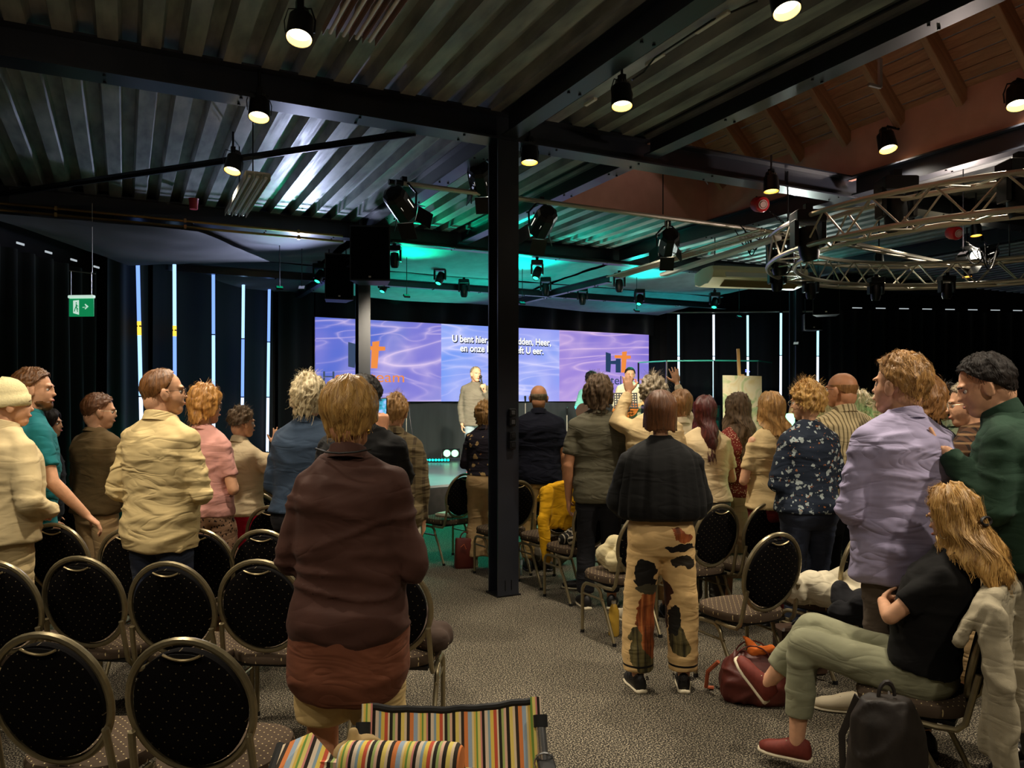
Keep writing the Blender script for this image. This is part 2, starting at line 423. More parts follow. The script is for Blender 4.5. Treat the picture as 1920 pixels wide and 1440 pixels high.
HS = dict(  # te / L at 0,45,80,125,180 degrees round from the face
    short=dict(te=[52, 60, 88, 98, 102], L=[0, 0, .006, .045, .070], vol=.009, tuck=[0, 0, .1, .30, .42], lock=.004, curl=.004, cfreq=60, strands=420, lift=.007),
    receding=dict(te=[34, 46, 88, 98, 102], L=[0, 0, .006, .045, .065], vol=.005, tuck=[0, 0, .1, .30, .42], lock=.003, curl=.002, strands=300, lift=.004),
    bald=dict(t0=85, te=[85, 85, 94, 100, 102], L=[0, 0, .0, .03, .05], vol=.0005, lock=.001, curl=.001, strands=120, lift=.002, tuck=[0, 0, .1, .3, .35]),
    tousled=dict(te=[50, 58, 88, 98, 102], L=[0, 0, .004, .045, .065], vol=.018, top=1.5, tuck=[0, 0, .2, .35, .4], lock=.010, curl=.008, cfreq=45, strands=700, lift=.010, mess=2),
    curly=dict(te=[54, 66, 95, 100, 102], L=[0, .0, .035, .06, .07], vol=.022, tuck=[0, 0, .1, .3, .35], lock=.006, curl=.014, cfreq=42, strands=800, lift=.009, mess=3),
    wavy=dict(te=[52, 66, 95, 100, 102], L=[0, .0, .06, .10, .11], vol=.020, tuck=[0, 0, 0, .15, .2], lock=.010, curl=.010, cfreq=34, strands=700, lift=.014, mess=2, wave=.006),
    bob=dict(te=[56, 74, 95, 100, 100], L=[0, .06, .10, .105, .10], vol=.018, tuck=[0, 0, -.02, .06, .22], lock=.004, curl=.001, strands=300, lift=.004, ends=.008),
    roundbob=dict(te=[56, 74, 95, 100, 100], L=[0, .04, .07, .085, .085], vol=.024, tuck=[0, 0, .15, .35, .45], lock=.008, curl=.003, strands=600, lift=.009, twist=1.6, mess=1.6),
    long=dict(te=[54, 70, 92, 98, 100], L=[0, .12, .24, .30, .32], vol=.014, tuck=[0, 0, .05, .05, .12], lock=.010, curl=.004, strands=600, lift=.010, wave=.008, ends=.05, n=(90, 46), slen=6, drape=.065),
    medium=dict(te=[54, 70, 92, 98, 100], L=[0, .10, .15, .18, .19], vol=.016, tuck=[0, 0, .02, .05, .15], lock=.010, curl=.004, strands=500, lift=.010, wave=.008, ends=.04, n=(90, 38), slen=5, drape=.05),
)
HC = dict(brown=((66, 38, 20), (122, 78, 44)), dark=((10, 8, 7), (34, 24, 19)), grey=((84, 74, 60), (176, 158, 128)), blonde=((126, 82, 34), (232, 186, 108)),
          honey=((104, 70, 36), (202, 154, 90)), white=((140, 124, 92), (236, 218, 176)), red=((40, 10, 8), (92, 30, 22)), sand=((98, 64, 34), (178, 128, 76)),
          ginger=((120, 74, 30), (218, 160, 82)), darkgrey=((44, 34, 26), (112, 90, 66)), chestnut=((58, 34, 16), (140, 92, 46)))

ARMS = dict(  # elbow and wrist relative to the shoulder, metres for a 1.75 m body, for the right arm; hand dir, palm normal, mode
    down=((.055, -.03, -.30), (.045, .06, -.57), (0, .25, -1), (-1, .1, 0), 'relaxed'),
    folded=((.075, .02, -.30), (-.10, .22, -.27), (-1, .1, .05), (0, -1, -.2), 'relaxed'),
    clasp=((.085, -.02, -.29), (-.06, .20, -.37), (-.9, .3, -.1), (0, -.6, -.8), 'grip'),
    phone=((.06, .06, -.29), (-.04, .30, -.20), (-.35, .75, .55), (-.5, -.2, .8), 'grip'),
    raised=((.16, .10, .06), (.12, .22, .33), (-.1, .15, 1), (0, 1, .1), 'open'),
    back=((.07, -.10, -.27), (-.06, -.17, -.46), (-1, 0, -.3), (0, -1, 0), 'relaxed'),
    hip=((.16, -.06, -.25), (.03, .10, -.42), (-.7, .6, -.3), (-.5, -.5, -.7), 'relaxed'),
)
def person(px, Y, H, yaw, label, sex='m', bw=1.0, hy=0, hp=0, htilt=0, lean=0, hairk='short', hairc='brown', hs=None, hv=None,
           armL='down', armR='down', top=None, e=.016, hem=.47, sleeve='long', loose=.5, hemw=None, collar=True, pleat=0,
           pants=None, skirt=None, tone=0, base=0.0, near=False, glasses=None, shoes=None, beard=None, sit=None, legs=True, coat=None,
           wr=.010, ez=1.0, group=None, capri=None, loc=None, hatm=None, eyes=True, lw=1.0, stance=.10, flare=None, rz=None):
    k = H/1.75; T = TM if sex == 'm' else TW; hsz = (hs or 1.0)*(1.06 if sex == 'm' else 1.02)*k
    loc = cw((px-960)*Y/F, Y, base) if loc is None else loc
    root = empty('person', loc, ht(yaw) if rz is None else rz, label, 'person', group)
    hipz = .50*H; drop = (sit['h']-hipz+.02) if sit else 0
    la = RAD(lean); Rl = rotm('X', -la)
    def Tf(p):
        p = np.array(p, float); o = np.array([0, 0, hipz]); return (p-o) @ Rl.T+o+np.array([0, 0, drop])
    # head placement
    hc0 = np.array([0, .018*k, H-.123*hsz]); hc = Tf(hc0)
    Rh = rotm('Z', -RAD(hy)) @ rotm('Y', RAD(htilt)) @ rotm('X', -RAD(hp))
    M = lambda p: np.asarray(p) @ Rh.T+hc
    body = MB(); bodyhead(body, M, hsz, sex)
    nk = Tf((0, -.012*k, .835*H)); r = (.060 if sex == 'm' else .049)*k
    body.cap(nk, M(np.array((0, -.022, -.035))*hsz), r*.9, r*.94, 16)
    torso(body, T, H, .46, .85, -.014, -.014, bw, Tf)
    shw = (.178 if sex == 'm' else .152)*k*(.6+.4*bw); arms = {}
    ar = (.050 if sex == 'm' else .043)*k*(.5+.5*bw)
    for sd, pose in (('L', armL), ('R', armR)):
        sx = 1 if sd == 'R' else -1; ps = ARMS[pose] if isinstance(pose, str) else pose
        fl = np.array([sx, 1, 1]); sh = Tf((sx*shw, -.012*k, .792*H))
        el = sh+np.array(ps[0])*fl*k; wr_ = sh+np.array(ps[1])*fl*k; hd = np.array(ps[2], float)*fl; hn = np.array(ps[3], float)*fl
        arms[sd] = (sh, el, wr_)
        body.cap(sh, el, ar, ar*.80, 14); body.cap(el, el+(wr_-el)*.3, ar*.80, ar*.78, 14); body.cap(el+(wr_-el)*.3, wr_, ar*.78, ar*.52, 14)
        if ps[4]: hand(body, wr_, hd, hn, sd, ps[4], k*(1.0 if sex == 'm' else .92))
    # legs
    hipx = .088*k*bw; J = {}
    for sx in (-1, 1):
        hp_ = np.array([sx*hipx, -.01, hipz+drop]); 
        if sit: kn = np.array(sit['knee'][0 if sx < 0 else 1]); an = np.array(sit['ankle'][0 if sx < 0 else 1])
        else: kn = np.array([sx*(stance-.005)*k, .015*k, .275*H]); an = np.array([sx*stance*k, -.015*k, .05*H])
        J[sx] = (hp_, kn, an)
        if legs:
            body.cap(hp_, kn, .080*k*bw, .052*k*lw, 16); body.cap(kn, kn+(an-kn)*.35, .052*k*lw, .055*k*lw, 16); body.cap(kn+(an-kn)*.35, an, .055*k*lw, .036*k, 16)
    me = remesh(body, .0065 if near else .0095, 2, .5)
    v = mverts(me); hl = ((v-hc) @ Rh)/hsz     # eye sockets and the bridge of the nose pressed in
    for sx in (-1, 1):
        d2 = ((hl[:, 0]-sx*.031)/.017)**2+((hl[:, 2]-.008)/.012)**2; w = np.exp(-d2)*(hl[:, 1] > .03); v -= (w*.010)[:, None]*(Rh @ np.array([0, 1, 0]))
    setverts(me, v)
    if len(me.polygons) > 16000:
        o = bpy.data.objects.new('t', me); COL.objects.link(o); dm = o.modifiers.new('d', 'DECIMATE'); dm.ratio = .22 if near else .35
        me = bpy.data.meshes.new_from_object(o.evaluated_get(bpy.context.evaluated_depsgraph_get())); bpy.data.objects.remove(o)
    mkobj('body', me, SK(tone), root, smooth='full', fix=False)
    if eyes:
        for sx in (-1, 1):
            m = MB(); m.ell(M(np.array((sx*.031*(.95 if sex == 'f' else 1), .0705, .006))*hsz), (.0105, .0105, .0105), nu=12, nv=8); eo = m.obj('eye', plain('eye_white', srgb(225, 215, 205), .2), root, True)
            m = MB(); m.ell(M(np.array((sx*.030, .0775, .006))*hsz), (.005, .005, .005), nu=10, nv=6); m.obj('iris', plain('iris', srgb(40, 34, 30), .2), eo, True)
            m = MB(); m.tube(M(np.array([(sx*.014, .090, .024), (sx*.030, .092, .029), (sx*.046, .082, .024)])*hsz), .0032, 6)
            m.obj('eyebrow', hair_mat('hair_'+hairc, srgb(*HC[hairc][0]), srgb(*HC[hairc][1])), root, True)
        m = MB(); m.ell(M(np.array((0, .0935, -.053))*hsz), (.022*hsz, .007, .007), R=Rh, nu=14, nv=8); m.obj('lips', plain('lips', srgb(168, 92, 78), .45), root, True)
    # clothes
    def wrinkle(me, amp, sc=9.0, seed=0, zs=1.8):
        v = mverts(me); n = mnorm(me); q = v*np.array([sc*.55, sc*.55, sc*zs])+seed*.31; q = q+.9*np.stack([vnoise(q*.5+7), vnoise(q*.5+3), vnoise(q*.5)], 1)
        a = 1-np.abs(vnoise(q))*2.6; a = np.where(a > 0, a, a*.25); b = vnoise(v*sc*.45+seed)
        d = amp*(a*.75+.6*b-.3); setverts(me, v+n*d[:, None])
    if top is not None:
        mb = MB(); hemf = hem
        torso(mb, T, H, hemf, .858, e+.006, e+.004, bw, Tf, loose=loose, hemw=hemw, pleat=pleat)
        for sd in 'LR':
            sh, el, w_ = arms[sd]; r0 = ar+e*.7; mb.ell(sh, (r0, r0, r0), nu=14, nv=9)
            nb = Tf(((-1 if sd == 'L' else 1)*.030*k, -.012*k, .836*H)); mb.cap(nb, sh+np.array([0, 0, .004]), .050*k+e*.5, ar*.92+e*.6, 16)
            mb.cap(Tf(((-1 if sd == 'L' else 1)*.06*k, -.012*k, .78*H)), sh+np.array([0, 0, -.01]), .085*k+e*.5, ar*.98+e*.7, 16)
            if sleeve == 'none': continue
            if sleeve == 'short': mb.cone(sh, sh+(el-sh)*.72, r0, ar*.84+e*1.3, 16); continue
            mb.cap(sh, el, r0, ar*.84+e*.9, 16)
            t = {'long': .96, 'elbow': .25, 'three': .55, 'puff': .5}[sleeve]; pe = el+(w_-el)*t
            if sleeve == 'puff': mb.ell(sh+(el-sh)*.55, (.09*k, .09*k, .09*k), nu=16, nv=9); mb.ell(el, (.085*k, .085*k, .085*k), nu=16, nv=9)
            mb.cone(el, pe, ar*.84+e*.9, ar*(.58 if t > .9 else .76)+e*.7, 16)
        me = remesh(mb, .011 if Y < 5 else .014, 4); wrinkle(me, wr, seed=px)
        mkobj('coat' if coat else ('sweater' if isinstance(collar, str) and collar == 'crew' else 'shirt'), me, top, root, smooth='full', fix=False)
        if collar:
            m = MB(); a = np.linspace(0, 2*PI, 28, endpoint=False); rs = []; rr = (.070 if sex == 'm' else .060)*k
            hgt = {'crew': .010, 'tall': .05}.get(collar, .034)*k
            for q, (dz, dr) in enumerate(((-.012, .020), (hgt, .004), (hgt+.004, -.003), (-.012, -.008))):
                z0 = .847*H
                rs.append(Tf(np.stack([(rr+dr)*np.cos(a), (rr+dr)*1.02*np.sin(a)-.012*k, z0+dz*1.0-.018*k*np.sin(a)], 1)))
            m.rings(rs, cap=False, closed=True); m.obj('collar', top, root, True)
    if skirt is not None:
        mb = MB(); torso(mb, T, H, .44, .60, .012, .012, bw, Tf)
        rs = [superring((0, 0, z*H), w_*k*bw, d_*k*bw) for z, w_, d_ in ((.50, .195, .14), (.42, .20, .15), (.33, .205, .16), (.24, .21, .165), (skirt[1], .215, .17))]
        mb.rings(rs[::-1]); me = remesh(mb, .014, 4); wrinkle(me, .010, 8, 2, .5); mkobj('skirt', me, skirt[0], root, smooth='full', fix=False)
    if pants is not None:
        mb = MB(); pe = .012*ez; torso(mb, T, H, .445, .60, .008*ez, .006, bw, Tf)
        flr = flare or 1
        for sx in (-1, 1):
            hp_, kn, an = J[sx]; 
            if capri and capri[sx] < 0: mb.cone(hp_+np.array([0, 0, -.01]), hp_+(kn-hp_)*(1+capri[sx]), .084*k*bw+pe, .062*k*lw+pe*1.6, 18); mb.ell(hp_, (.084*k*bw+pe,)*3); continue
            mb.cap(hp_+np.array([0, 0, -.01]), kn, .084*k*bw+pe, .056*k*lw+pe*1.6, 18)
            stop = capri[sx] if capri else .93
            mb.cap(kn, kn+(an-kn)*.02, .056*k*lw+pe*1.6, .056*k*lw+pe*1.6, 18); mb.cone(kn, kn+(an-kn)*stop, .056*k*lw+pe*1.6, (.048*k*lw+pe*1.5)*flr, 18)
        me = remesh(mb, .012 if Y < 6 else .015, 4); wrinkle(me, .008, 10, 5, 1.3); mkobj('trousers', me, pants, root, smooth='full', fix=False)
    if shoes is not None:
        for sx in (-1, 1):
            hp_, kn, an = J[sx]; dr = np.array(sit['foot'][0 if sx < 0 else 1], float) if sit else unit((sx*.18, 1, 0)); shoe(root, an, dr, k, shoes, sit is not None and sit.get('tilt', (0, 0))[0 if sx < 0 else 1])
    if hatm is not None:
        m = MB(); a = np.linspace(0, 2*PI, 32, endpoint=False); rs = []
        for r_, z in ((.088, -.005), (.096, .0), (.097, .045), (.091, .05), (.092, .07), (.086, .10), (.068, .125), (.04, .138), (.01, .142)):
            rs.append(M(np.stack([r_*.94*np.cos(a), r_*1.16*np.sin(a)-.012-(.03*max(0, z-.03)/.1), z+.012*np.sin(a)+.004*vnoise(np.stack([np.cos(a)*3, np.sin(a)*3, a*0+z*20], 1))], 1)*hsz))
        m.rings(rs); m.obj('beanie', hatm, root, 'full')
    if hairk and hatm is None:
        st = dict(HS[hairk]); st.update(hv or {}); st['seed'] = (px % 97)/10+1; hair(root, M, hsz, sex, st, hair_mat('hair_'+hairc, srgb(*HC[hairc][0]), srgb(*HC[hairc][1])))
    if beard:
        m = MB(); m.ell(M(np.array((0, .052, -.078))*hsz), (.048, .050, .042), R=Rh); m.ell(M(np.array((0, .030, -.062))*hsz), (.066, .052, .040), R=Rh)
        me = remesh(m, .007, 2); v = mverts(me); setverts(me, v+mnorm(me)*(.003*vnoise(v*140))[:, None]); mkobj('beard', me, hair_mat('hair_'+beard, srgb(*HC[beard][0]), srgb(*HC[beard][1])), root, smooth='full', fix=False)
    if glasses:
        g = MB()
        for sx in (-1, 1):
            a = np.linspace(0, 2*PI, 20, endpoint=False)
            g.tube(M(np.stack([sx*.033+.023*np.cos(a), .097+0*a, .005+.018*np.sin(a)], 1)*hsz), .0016, 6, closed=True)
            g.tube(M(np.array([(sx*.056, .097, .012), (sx*.074, .06, .013), (sx*.084, 0, .012), (sx*.082, -.02, -.004)])*hsz), .0017, 6)
        g.tube(M(np.array([(-.010, .098, .008), (0, .102, .011), (.010, .098, .008)])*hsz), .0015, 6)
        go = g.obj('glasses', plain('frame_'+glasses, srgb(60, 45, 35) if glasses == 'dark' else srgb(190, 175, 150), .3, .6 if glasses != 'dark' else 0), root, True)
    return root, dict(M=M, hsz=hsz, arms=arms, J=J, Tf=Tf, k=k)

def shoe(root, an, d, k, sty, tilt=0):
    col, solecol, nm = sty; d = unit(np.array([d[0], d[1], 0])); x = np.cross(d, [0, 0, 1]); ang = RAD(tilt or 0)
    up = np.array([0, 0, 1.0]); d2 = d*math.cos(ang)+up*math.sin(ang); u2 = up*math.cos(ang)-d*math.sin(ang)
    fl = an-u2*(.075*k) if tilt else np.array([an[0], an[1], an[2]-.05*1.75*k+.002])
    def sec(t, hw, h, z0=.0, n=14):
        a = np.linspace(0, 2*PI, n, endpoint=False); zz = np.maximum(np.sin(a), -.35)
        return fl+d2*t*k+k*(np.outer(hw*np.cos(a), x))+k*np.outer(z0+h*(zz+.35)/1.35, u2)
    m = MB(); m.rings([sec(-.070, .018, .045, .02), sec(-.06, .032, .085, .015), sec(-.02, .037, .10, .015), sec(.03, .040, .085, .015), sec(.09, .047, .06, .015), sec(.14, .043, .05, .015), sec(.175, .025, .035, .015), sec(.185, .008, .02, .02)])
    so = m.obj('shoe', col, root, 'full')
    m = MB(); m.rings([sec(-.078, .020, .022, 0), sec(-.065, .036, .024, 0), sec(-.02, .039, .024, 0), sec(.03, .042, .022, 0), sec(.09, .050, .022, 0), sec(.14, .046, .022, 0), sec(.182, .026, .02, 0), sec(.192, .008, .02, 0)])
    m.obj('sole', solecol, so, 'full')
    m = MB()
    for q in range(3):
        t = .045+q*.022; m.tube([fl+(d2*t+x*sx*.022+u2*(.086-q*.011))*k for sx in (-1, -.3, .3, 1)], .0028*k, 5)
    m.obj('laces', solecol, so, True)
# ================================================================= SETTING
def carpet():
    t = NT('carpet'); v = t.obj(); f = t.noise(v, 130, 2, 0, .75); g = t.noise(v, 3, 3)
    c = t.ramp(f, [(.42, srgb(20, 18, 16)), (.52, srgb(58, 54, 47)), (.64, srgb(186, 174, 150))])
    t.set(col=t.mix(t.math('MULTIPLY', g, .2), c, srgb(70, 66, 58)), rough=.95, spec=.1); t.bump(f, .6, .006); return t.m
def galv():
    t = NT('galvanised_steel'); v = t.obj((1, .25, 1)); f = t.noise(v, 9, 4); g = t.noise(t.obj((1, .06, 1)), 30, 2)
    t.set(col=t.ramp(f, [(.3, srgb(118, 122, 124)), (.7, srgb(176, 178, 176))]), metal=.2, rough=t.ramp(g, [(.3, (.42,)*3), (.7, (.58,)*3)]), spec=.5); t.bump(g, .12, .01); return t.m
def wood(name, c0, c1, axis=1, rough=.6, knots=True):
    t = NT(name); sc = [9, 9, 9]; sc[axis] = .9; v = t.obj(tuple(sc)); f = t.noise(v, 2.2, 5, 1.2)
    col = t.ramp(f, [(.3, c0), (.7, c1)])
    if knots:
        vo = t.n('TexVoronoi'); vo.inputs['Scale'].default_value = 3.5; t.l(t.obj((1.6, .8, 1)), vo.inputs['Vector'])
        col = t.mix(t.math('LESS_THAN', vo.outputs['Distance'], .055), col, tuple(c*.45 for c in c0[:3])+(1,))
    t.set(col=col, rough=rough); t.bump(f, .15, .01); return t.m
M_carpet = carpet(); M_galv = galv()
M_beam = plain('beam_paint', srgb(34, 37, 46), .32, 0, .6, .15, 4)
M_black = plain('black_paint', srgb(16, 16, 18), .45)
M_blackm = plain('black_metal', srgb(24, 24, 26), .35, .3)
M_wall = plain('dark_wall', srgb(14, 14, 17), .9)
M_salmon = plain('salmon_plaster', srgb(196, 148, 134), .85, 0, .2, .06, 6)
M_alu = plain('aluminium', srgb(205, 196, 180), .34, .7)
M_white = plain('white_enamel', srgb(222, 220, 208), .4)
M_plank = wood('roof_planks', srgb(140, 98, 74), srgb(178, 134, 102), 1)
M_rafter = wood('rafter_wood', srgb(136, 98, 72), srgb(172, 130, 96), 0)
M_brass = plain('brass_pipe', srgb(170, 138, 84), .35, .8)
M_stagefloor = plain('stage_floor', srgb(120, 124, 124), .32, 0, .6, .12, 3)
M_stageside = plain('stage_side', srgb(40, 36, 34), .7, 0, .3, .2, 12)
M_ply = wood('oak_ply', srgb(150, 104, 58), srgb(190, 140, 84), 2, .55, False)

m = MB(); m.box((3, 4, -.1), (40, 40, .2)); m.obj('floor', M_carpet, kind='structure')

def deck(u0, u1, v0, v1, z=4.18, h=.10, p=.27):
    prof = []; u = u0
    while u < u1-.01:
        for du, dz in ((0, 0), (.125, 0), (.150, h), (.245, h)):
            if u+du <= u1: prof.append((u+du, z+dz))
        u += p
    prof.append((u1, z)); pr = prof+[(a, b+.012) for a, b in prof[::-1]]
    m = MB(); n = len(prof)
    V = [(a, v0, b) for a, b in prof]+[(a, v1, b) for a, b in prof]+[(a, v0, b+.01) for a, b in prof]+[(a, v1, b+.01) for a, b in prof]
    f = [(i, i+1, n+i+1, n+i) for i in range(n-1)]+[(2*n+i+1, 2*n+i, 3*n+i, 3*n+i+1) for i in range(n-1)]
    m.add(V, f); return m
for u0, u1, v0, v1 in ((-8, 1.60, -12, 4.7), (4.32, 16.3, -12, 4.7), (1.60, 4.32, 2.34, 4.7), (1.60, 4.32, -12, -3.6)):
    deck(u0, u1, v0, v1).obj('ceiling', M_galv, kind='structure', fix=False)
m = MB(); m.box((4, -4, 4.5), (24.8, 18, .06)); 
m = MB()
for u0, u1, v0, v1 in ((-8, 1.5, -12, 4.7), (4.4, 16.3, -12, 4.7)): m.box(((u0+u1)/2, (v0+v1)/2, 4.36), (u1-u0, v1-v0, .06))
m.box((4.15, 8.3, 4.62), (24.3, 7.2, .08)); m.obj('ceiling', M_black, kind='structure')

# walls follow the visitor's view of the hall
WP = [(-6.6, -2.2), (-5.75, 10.6), (-5.5, 11.3), (-4.62, 14.5), (-4.0, 15.3), (3.75, 19.55), (6.9, 19.0), (7.9, 19.5), (14.0, 20.3), (17.2, 4.0)]
WN = ['left', 'left_corner', 'stage_left', 'stage_return', 'stage_back', 'stage_right', 'stage_right_return', 'right', 'far_right']
for (a, b), nm in zip(zip(WP[:-1], WP[1:]), WN):
    p, q = cw(a[0], a[1], 0), cw(b[0], b[1], 0); d = unit(q-p); nrm = np.array([-d[1], d[0], 0]); c = (p+q)/2+nrm*.10+np.array([0, 0, 2.3])
    m = MB(); m.box(c, (np.linalg.norm(q-p)+.1, .16, 4.6), R=rotm('Z', math.atan2(d[1], d[0]))); m.obj('wall_'+nm, M_wall, kind='structure')

# steel frame
def ibeam(a, b, z, h=.24, w=.2, label='', name='steel_beam', mat=None, grp=None):
    a = np.array([*a, 0]); b = np.array([*b, 0]); d = unit(b-a); L = np.linalg.norm(b-a); R = rotm('Z', math.atan2(d[1], d[0]))
    root = empty(name, (a+b)/2+np.array([0, 0, z]), math.atan2(d[1], d[0]), label, 'beam', grp)
    for nm, cc, sz in (('web', (0, 0, h/2), (L, .014, h-.02)), ('flange', (0, 0, .008), (L, w, .016)), ('flange', (0, 0, h-.008), (L, w, .016))):
        m = MB(); m.box(cc, sz); m.obj(nm, mat or M_beam, root)
    m = MB()
    for i in range(int(L/.9)):
        for sy in (-1, 1): m.cone((-L/2+.4+i*.9, sy*w*.3, -.012), (-L/2+.4+i*.9, sy*w*.3, .001), .011, .011, 6)
    m.obj('bolts', M_blackm, root); return root
ZB = 3.95
ibeam((-8, 0), (13, 0), ZB, .245, .22, 'long black steel beam crossing the ceiling above the central pillar')
ibeam((-8, 4.6), (13, 4.6), ZB, .245, .2, 'black steel beam at the edge of the stage, second from the camera')
ibeam((0.0, -7), (0.0, -.12), ZB+.02, .22, .16, 'black cross beam running overhead towards the camera from the central pillar')
ibeam((0.0, .12), (0.0, 4.5), ZB+.02, .22, .16, 'black cross beam from the central pillar towards the stage')
ibeam((1.50, -7), (1.50, -.12), ZB+.06, .22, .16, 'black cross beam along the left edge of the wooden roof light')
ibeam((1.50, .12), (1.50, 4.5), ZB+.06, .22, .16, 'black cross beam left of the salmon-coloured roof box above the stage truss')
ibeam((4.32, -7), (4.32, -.12), ZB+.02, .22, .16, 'dark blue-black cross beam along the right edge of the wooden roof light')
ibeam((4.32, .12), (4.32, 4.5), ZB+.02, .22, .16, 'black cross beam beyond the main beam beside the round truss')
ibeam((8.4, .12), (8.4, 4.5), ZB+.02, .22, .16, 'black cross beam at far right above the round truss')

def hcol(u, v, z1, w, label, rz=0):
    root = empty('steel_column', (u, v, 0), rz, label, 'pillar')
    for nm, c, s in (('flange', (0, -w/2+.008, z1/2), (w, .016, z1)), ('flange', (0, w/2-.008, z1/2), (w, .016, z1)), ('web', (0, 0, z1/2), (.012, w-.03, z1))):
        m = MB(); m.box(c, s); m.obj(nm, M_beam, root)
    m = MB(); m.box((0, 0, .006), (w+.03, w+.03, .012)); 
    for sx in (-1, 1): m.cone((sx*.03, -w/2-.004, .05), (sx*.03, -w/2-.004, .14), .004, .004, 6)
    m.obj('base_plate', M_blackm, root); return root
c1 = hcol(0, 0, ZB, .20, 'tall black steel pillar in the middle of the hall carrying power sockets')
hcol(0.03, 4.6, ZB, .17, 'pale-edged steel pillar in front of the left part of the screen')
hcol(8.4, 4.6, ZB, .17, 'grey steel pillar right of the tall light tubes, behind the bald man in stripes')
# sockets on the pillar
rsock = empty('power_box', (c1.location[0], c1.location[1]-.112, 1.46), 0, 'black power sockets and switch boxes mounted on the central pillar', 'socket')
for i, z in enumerate((.13, .05, -.07, -.15)):
    m = MB(); m.box((.02, -.02, z), (.062, .04, .07), bev=.006); b = m.obj('socket_box', M_blackm, rsock)
    m = MB(); m.box((.02, -.042, z), (.032, .008, .036), bev=.003); m.obj('socket_face' if i < 2 else 'cover', plain('socket_grey', srgb(70, 70, 72), .3) if i < 2 else M_black, b)

# ---- wooden roof light
U0, U1, V1 = 1.60, 4.32, 2.34
def wallbox(c, s, nm='wall_roof_light'):
    m = MB(); m.box(c, s); return m.obj(nm, M_salmon, kind='structure')
wallbox((U1+.03, (V1-3.6)/2, 4.45), (.06, V1+3.6, .56)); 
m = MB(); hgt = 1.36
m.add([(U0, V1, 4.17), (U1, V1, 4.17), (U1, V1, 4.70), ((U0+U1)/2, V1, 4.70+hgt), (U0, V1, 4.70), (U0, V1+.06, 4.17), (U1, V1+.06, 4.17), (U1, V1+.06, 4.70), ((U0+U1)/2, V1+.06, 4.70+hgt), (U0, V1+.06, 4.70)],
      [(0, 1, 2, 3, 4), (9, 8, 7, 6, 5), (0, 5, 6, 1), (1, 6, 7, 2), (2, 7, 8, 3), (3, 8, 9, 4), (4, 9, 5, 0)]); m.obj('wall_roof_light_gable', M_salmon, kind='structure')
wallbox((U0-.03, (V1-3.6)/2, 4.45), (.06, V1+3.6, .56)); wallbox(((U0+U1)/2, -3.63, 4.9), (U1-U0, .06, 1.5))
sl = math.atan2(hgt, (U1-U0)/2); SLEN = math.hypot(hgt, (U1-U0)/2)
for side in (1, -1):
    roof = empty('ceiling_roof_light', ((U0+U1)/2, -.63, 4.70+hgt), 0); roof['kind'] = 'structure'
    dx, dz = side*math.cos(sl), -math.sin(sl)
    pm = MB(); pm.box((0, 0, 0), (.108, 5.94, .022), bev=.004); pme = pm.mesh('plank')
    n = int(SLEN/.115)
    for i in range(n+1):
        d = .06+i*.1165; mkobj('plank', pme if i == 0 else pme, M_plank, roof, loc=(dx*d, 0, dz*d+.04), rot=(0, side*sl, 0), fix=False) if i == 0 else None
        if i:
            o = bpy.data.objects.new('plank', pme); COL.objects.link(o); o.parent = roof; o.location = (dx*d, 0, dz*d+.04+.003*(i % 2)); o.rotation_euler = (0, side*sl, 0)
    rm = MB(); rm.box((0, 0, 0), (SLEN, .07, .19), bev=.006); rme = rm.mesh('rafter'); rme.materials.append(M_rafter)
    for i in range(9):
        v = 1.63+1.0-.63*0-.67*i
        if v > 2.9: continue
        o = bpy.data.objects.new('rafter', rme); COL.objects.link(o); o.parent = roof; o.location = (dx*SLEN/2, v, dz*SLEN/2-.09); o.rotation_euler = (0, side*sl, 0)
# ---- stage
SP = [cw(x, y, 0) for x, y in ((-4.3, 12.4), (-1.35, 10.75), (.9, 12.55), (4.8, 14.5), (6.3, 15.3), (6.6, 18.8), (3.6, 19.3), (-3.9, 15.05))]
m = MB(); m.prism([(p[0], p[1]) for p in SP], .455, .49); stg = m.obj('stage', M_stagefloor, kind='structure')
cc = sum(SP)/len(SP)
for i in range(4):
    a, b = SP[i], SP[i+1]; d = unit(b-a); L = np.linalg.norm(b-a); nb = max(1, round(L/1.0)); ins = unit(cc-(a+b)/2)*.03
    for j in range(nb):
        c = a+d*L*(j+.5)/nb+ins; m = MB(); m.box((c[0], c[1], .226), (L/nb-.008, .03, .44), R=rotm('Z', math.atan2(d[1], d[0])), bev=.003); m.obj('stage_front_panel', M_stageside, stg)

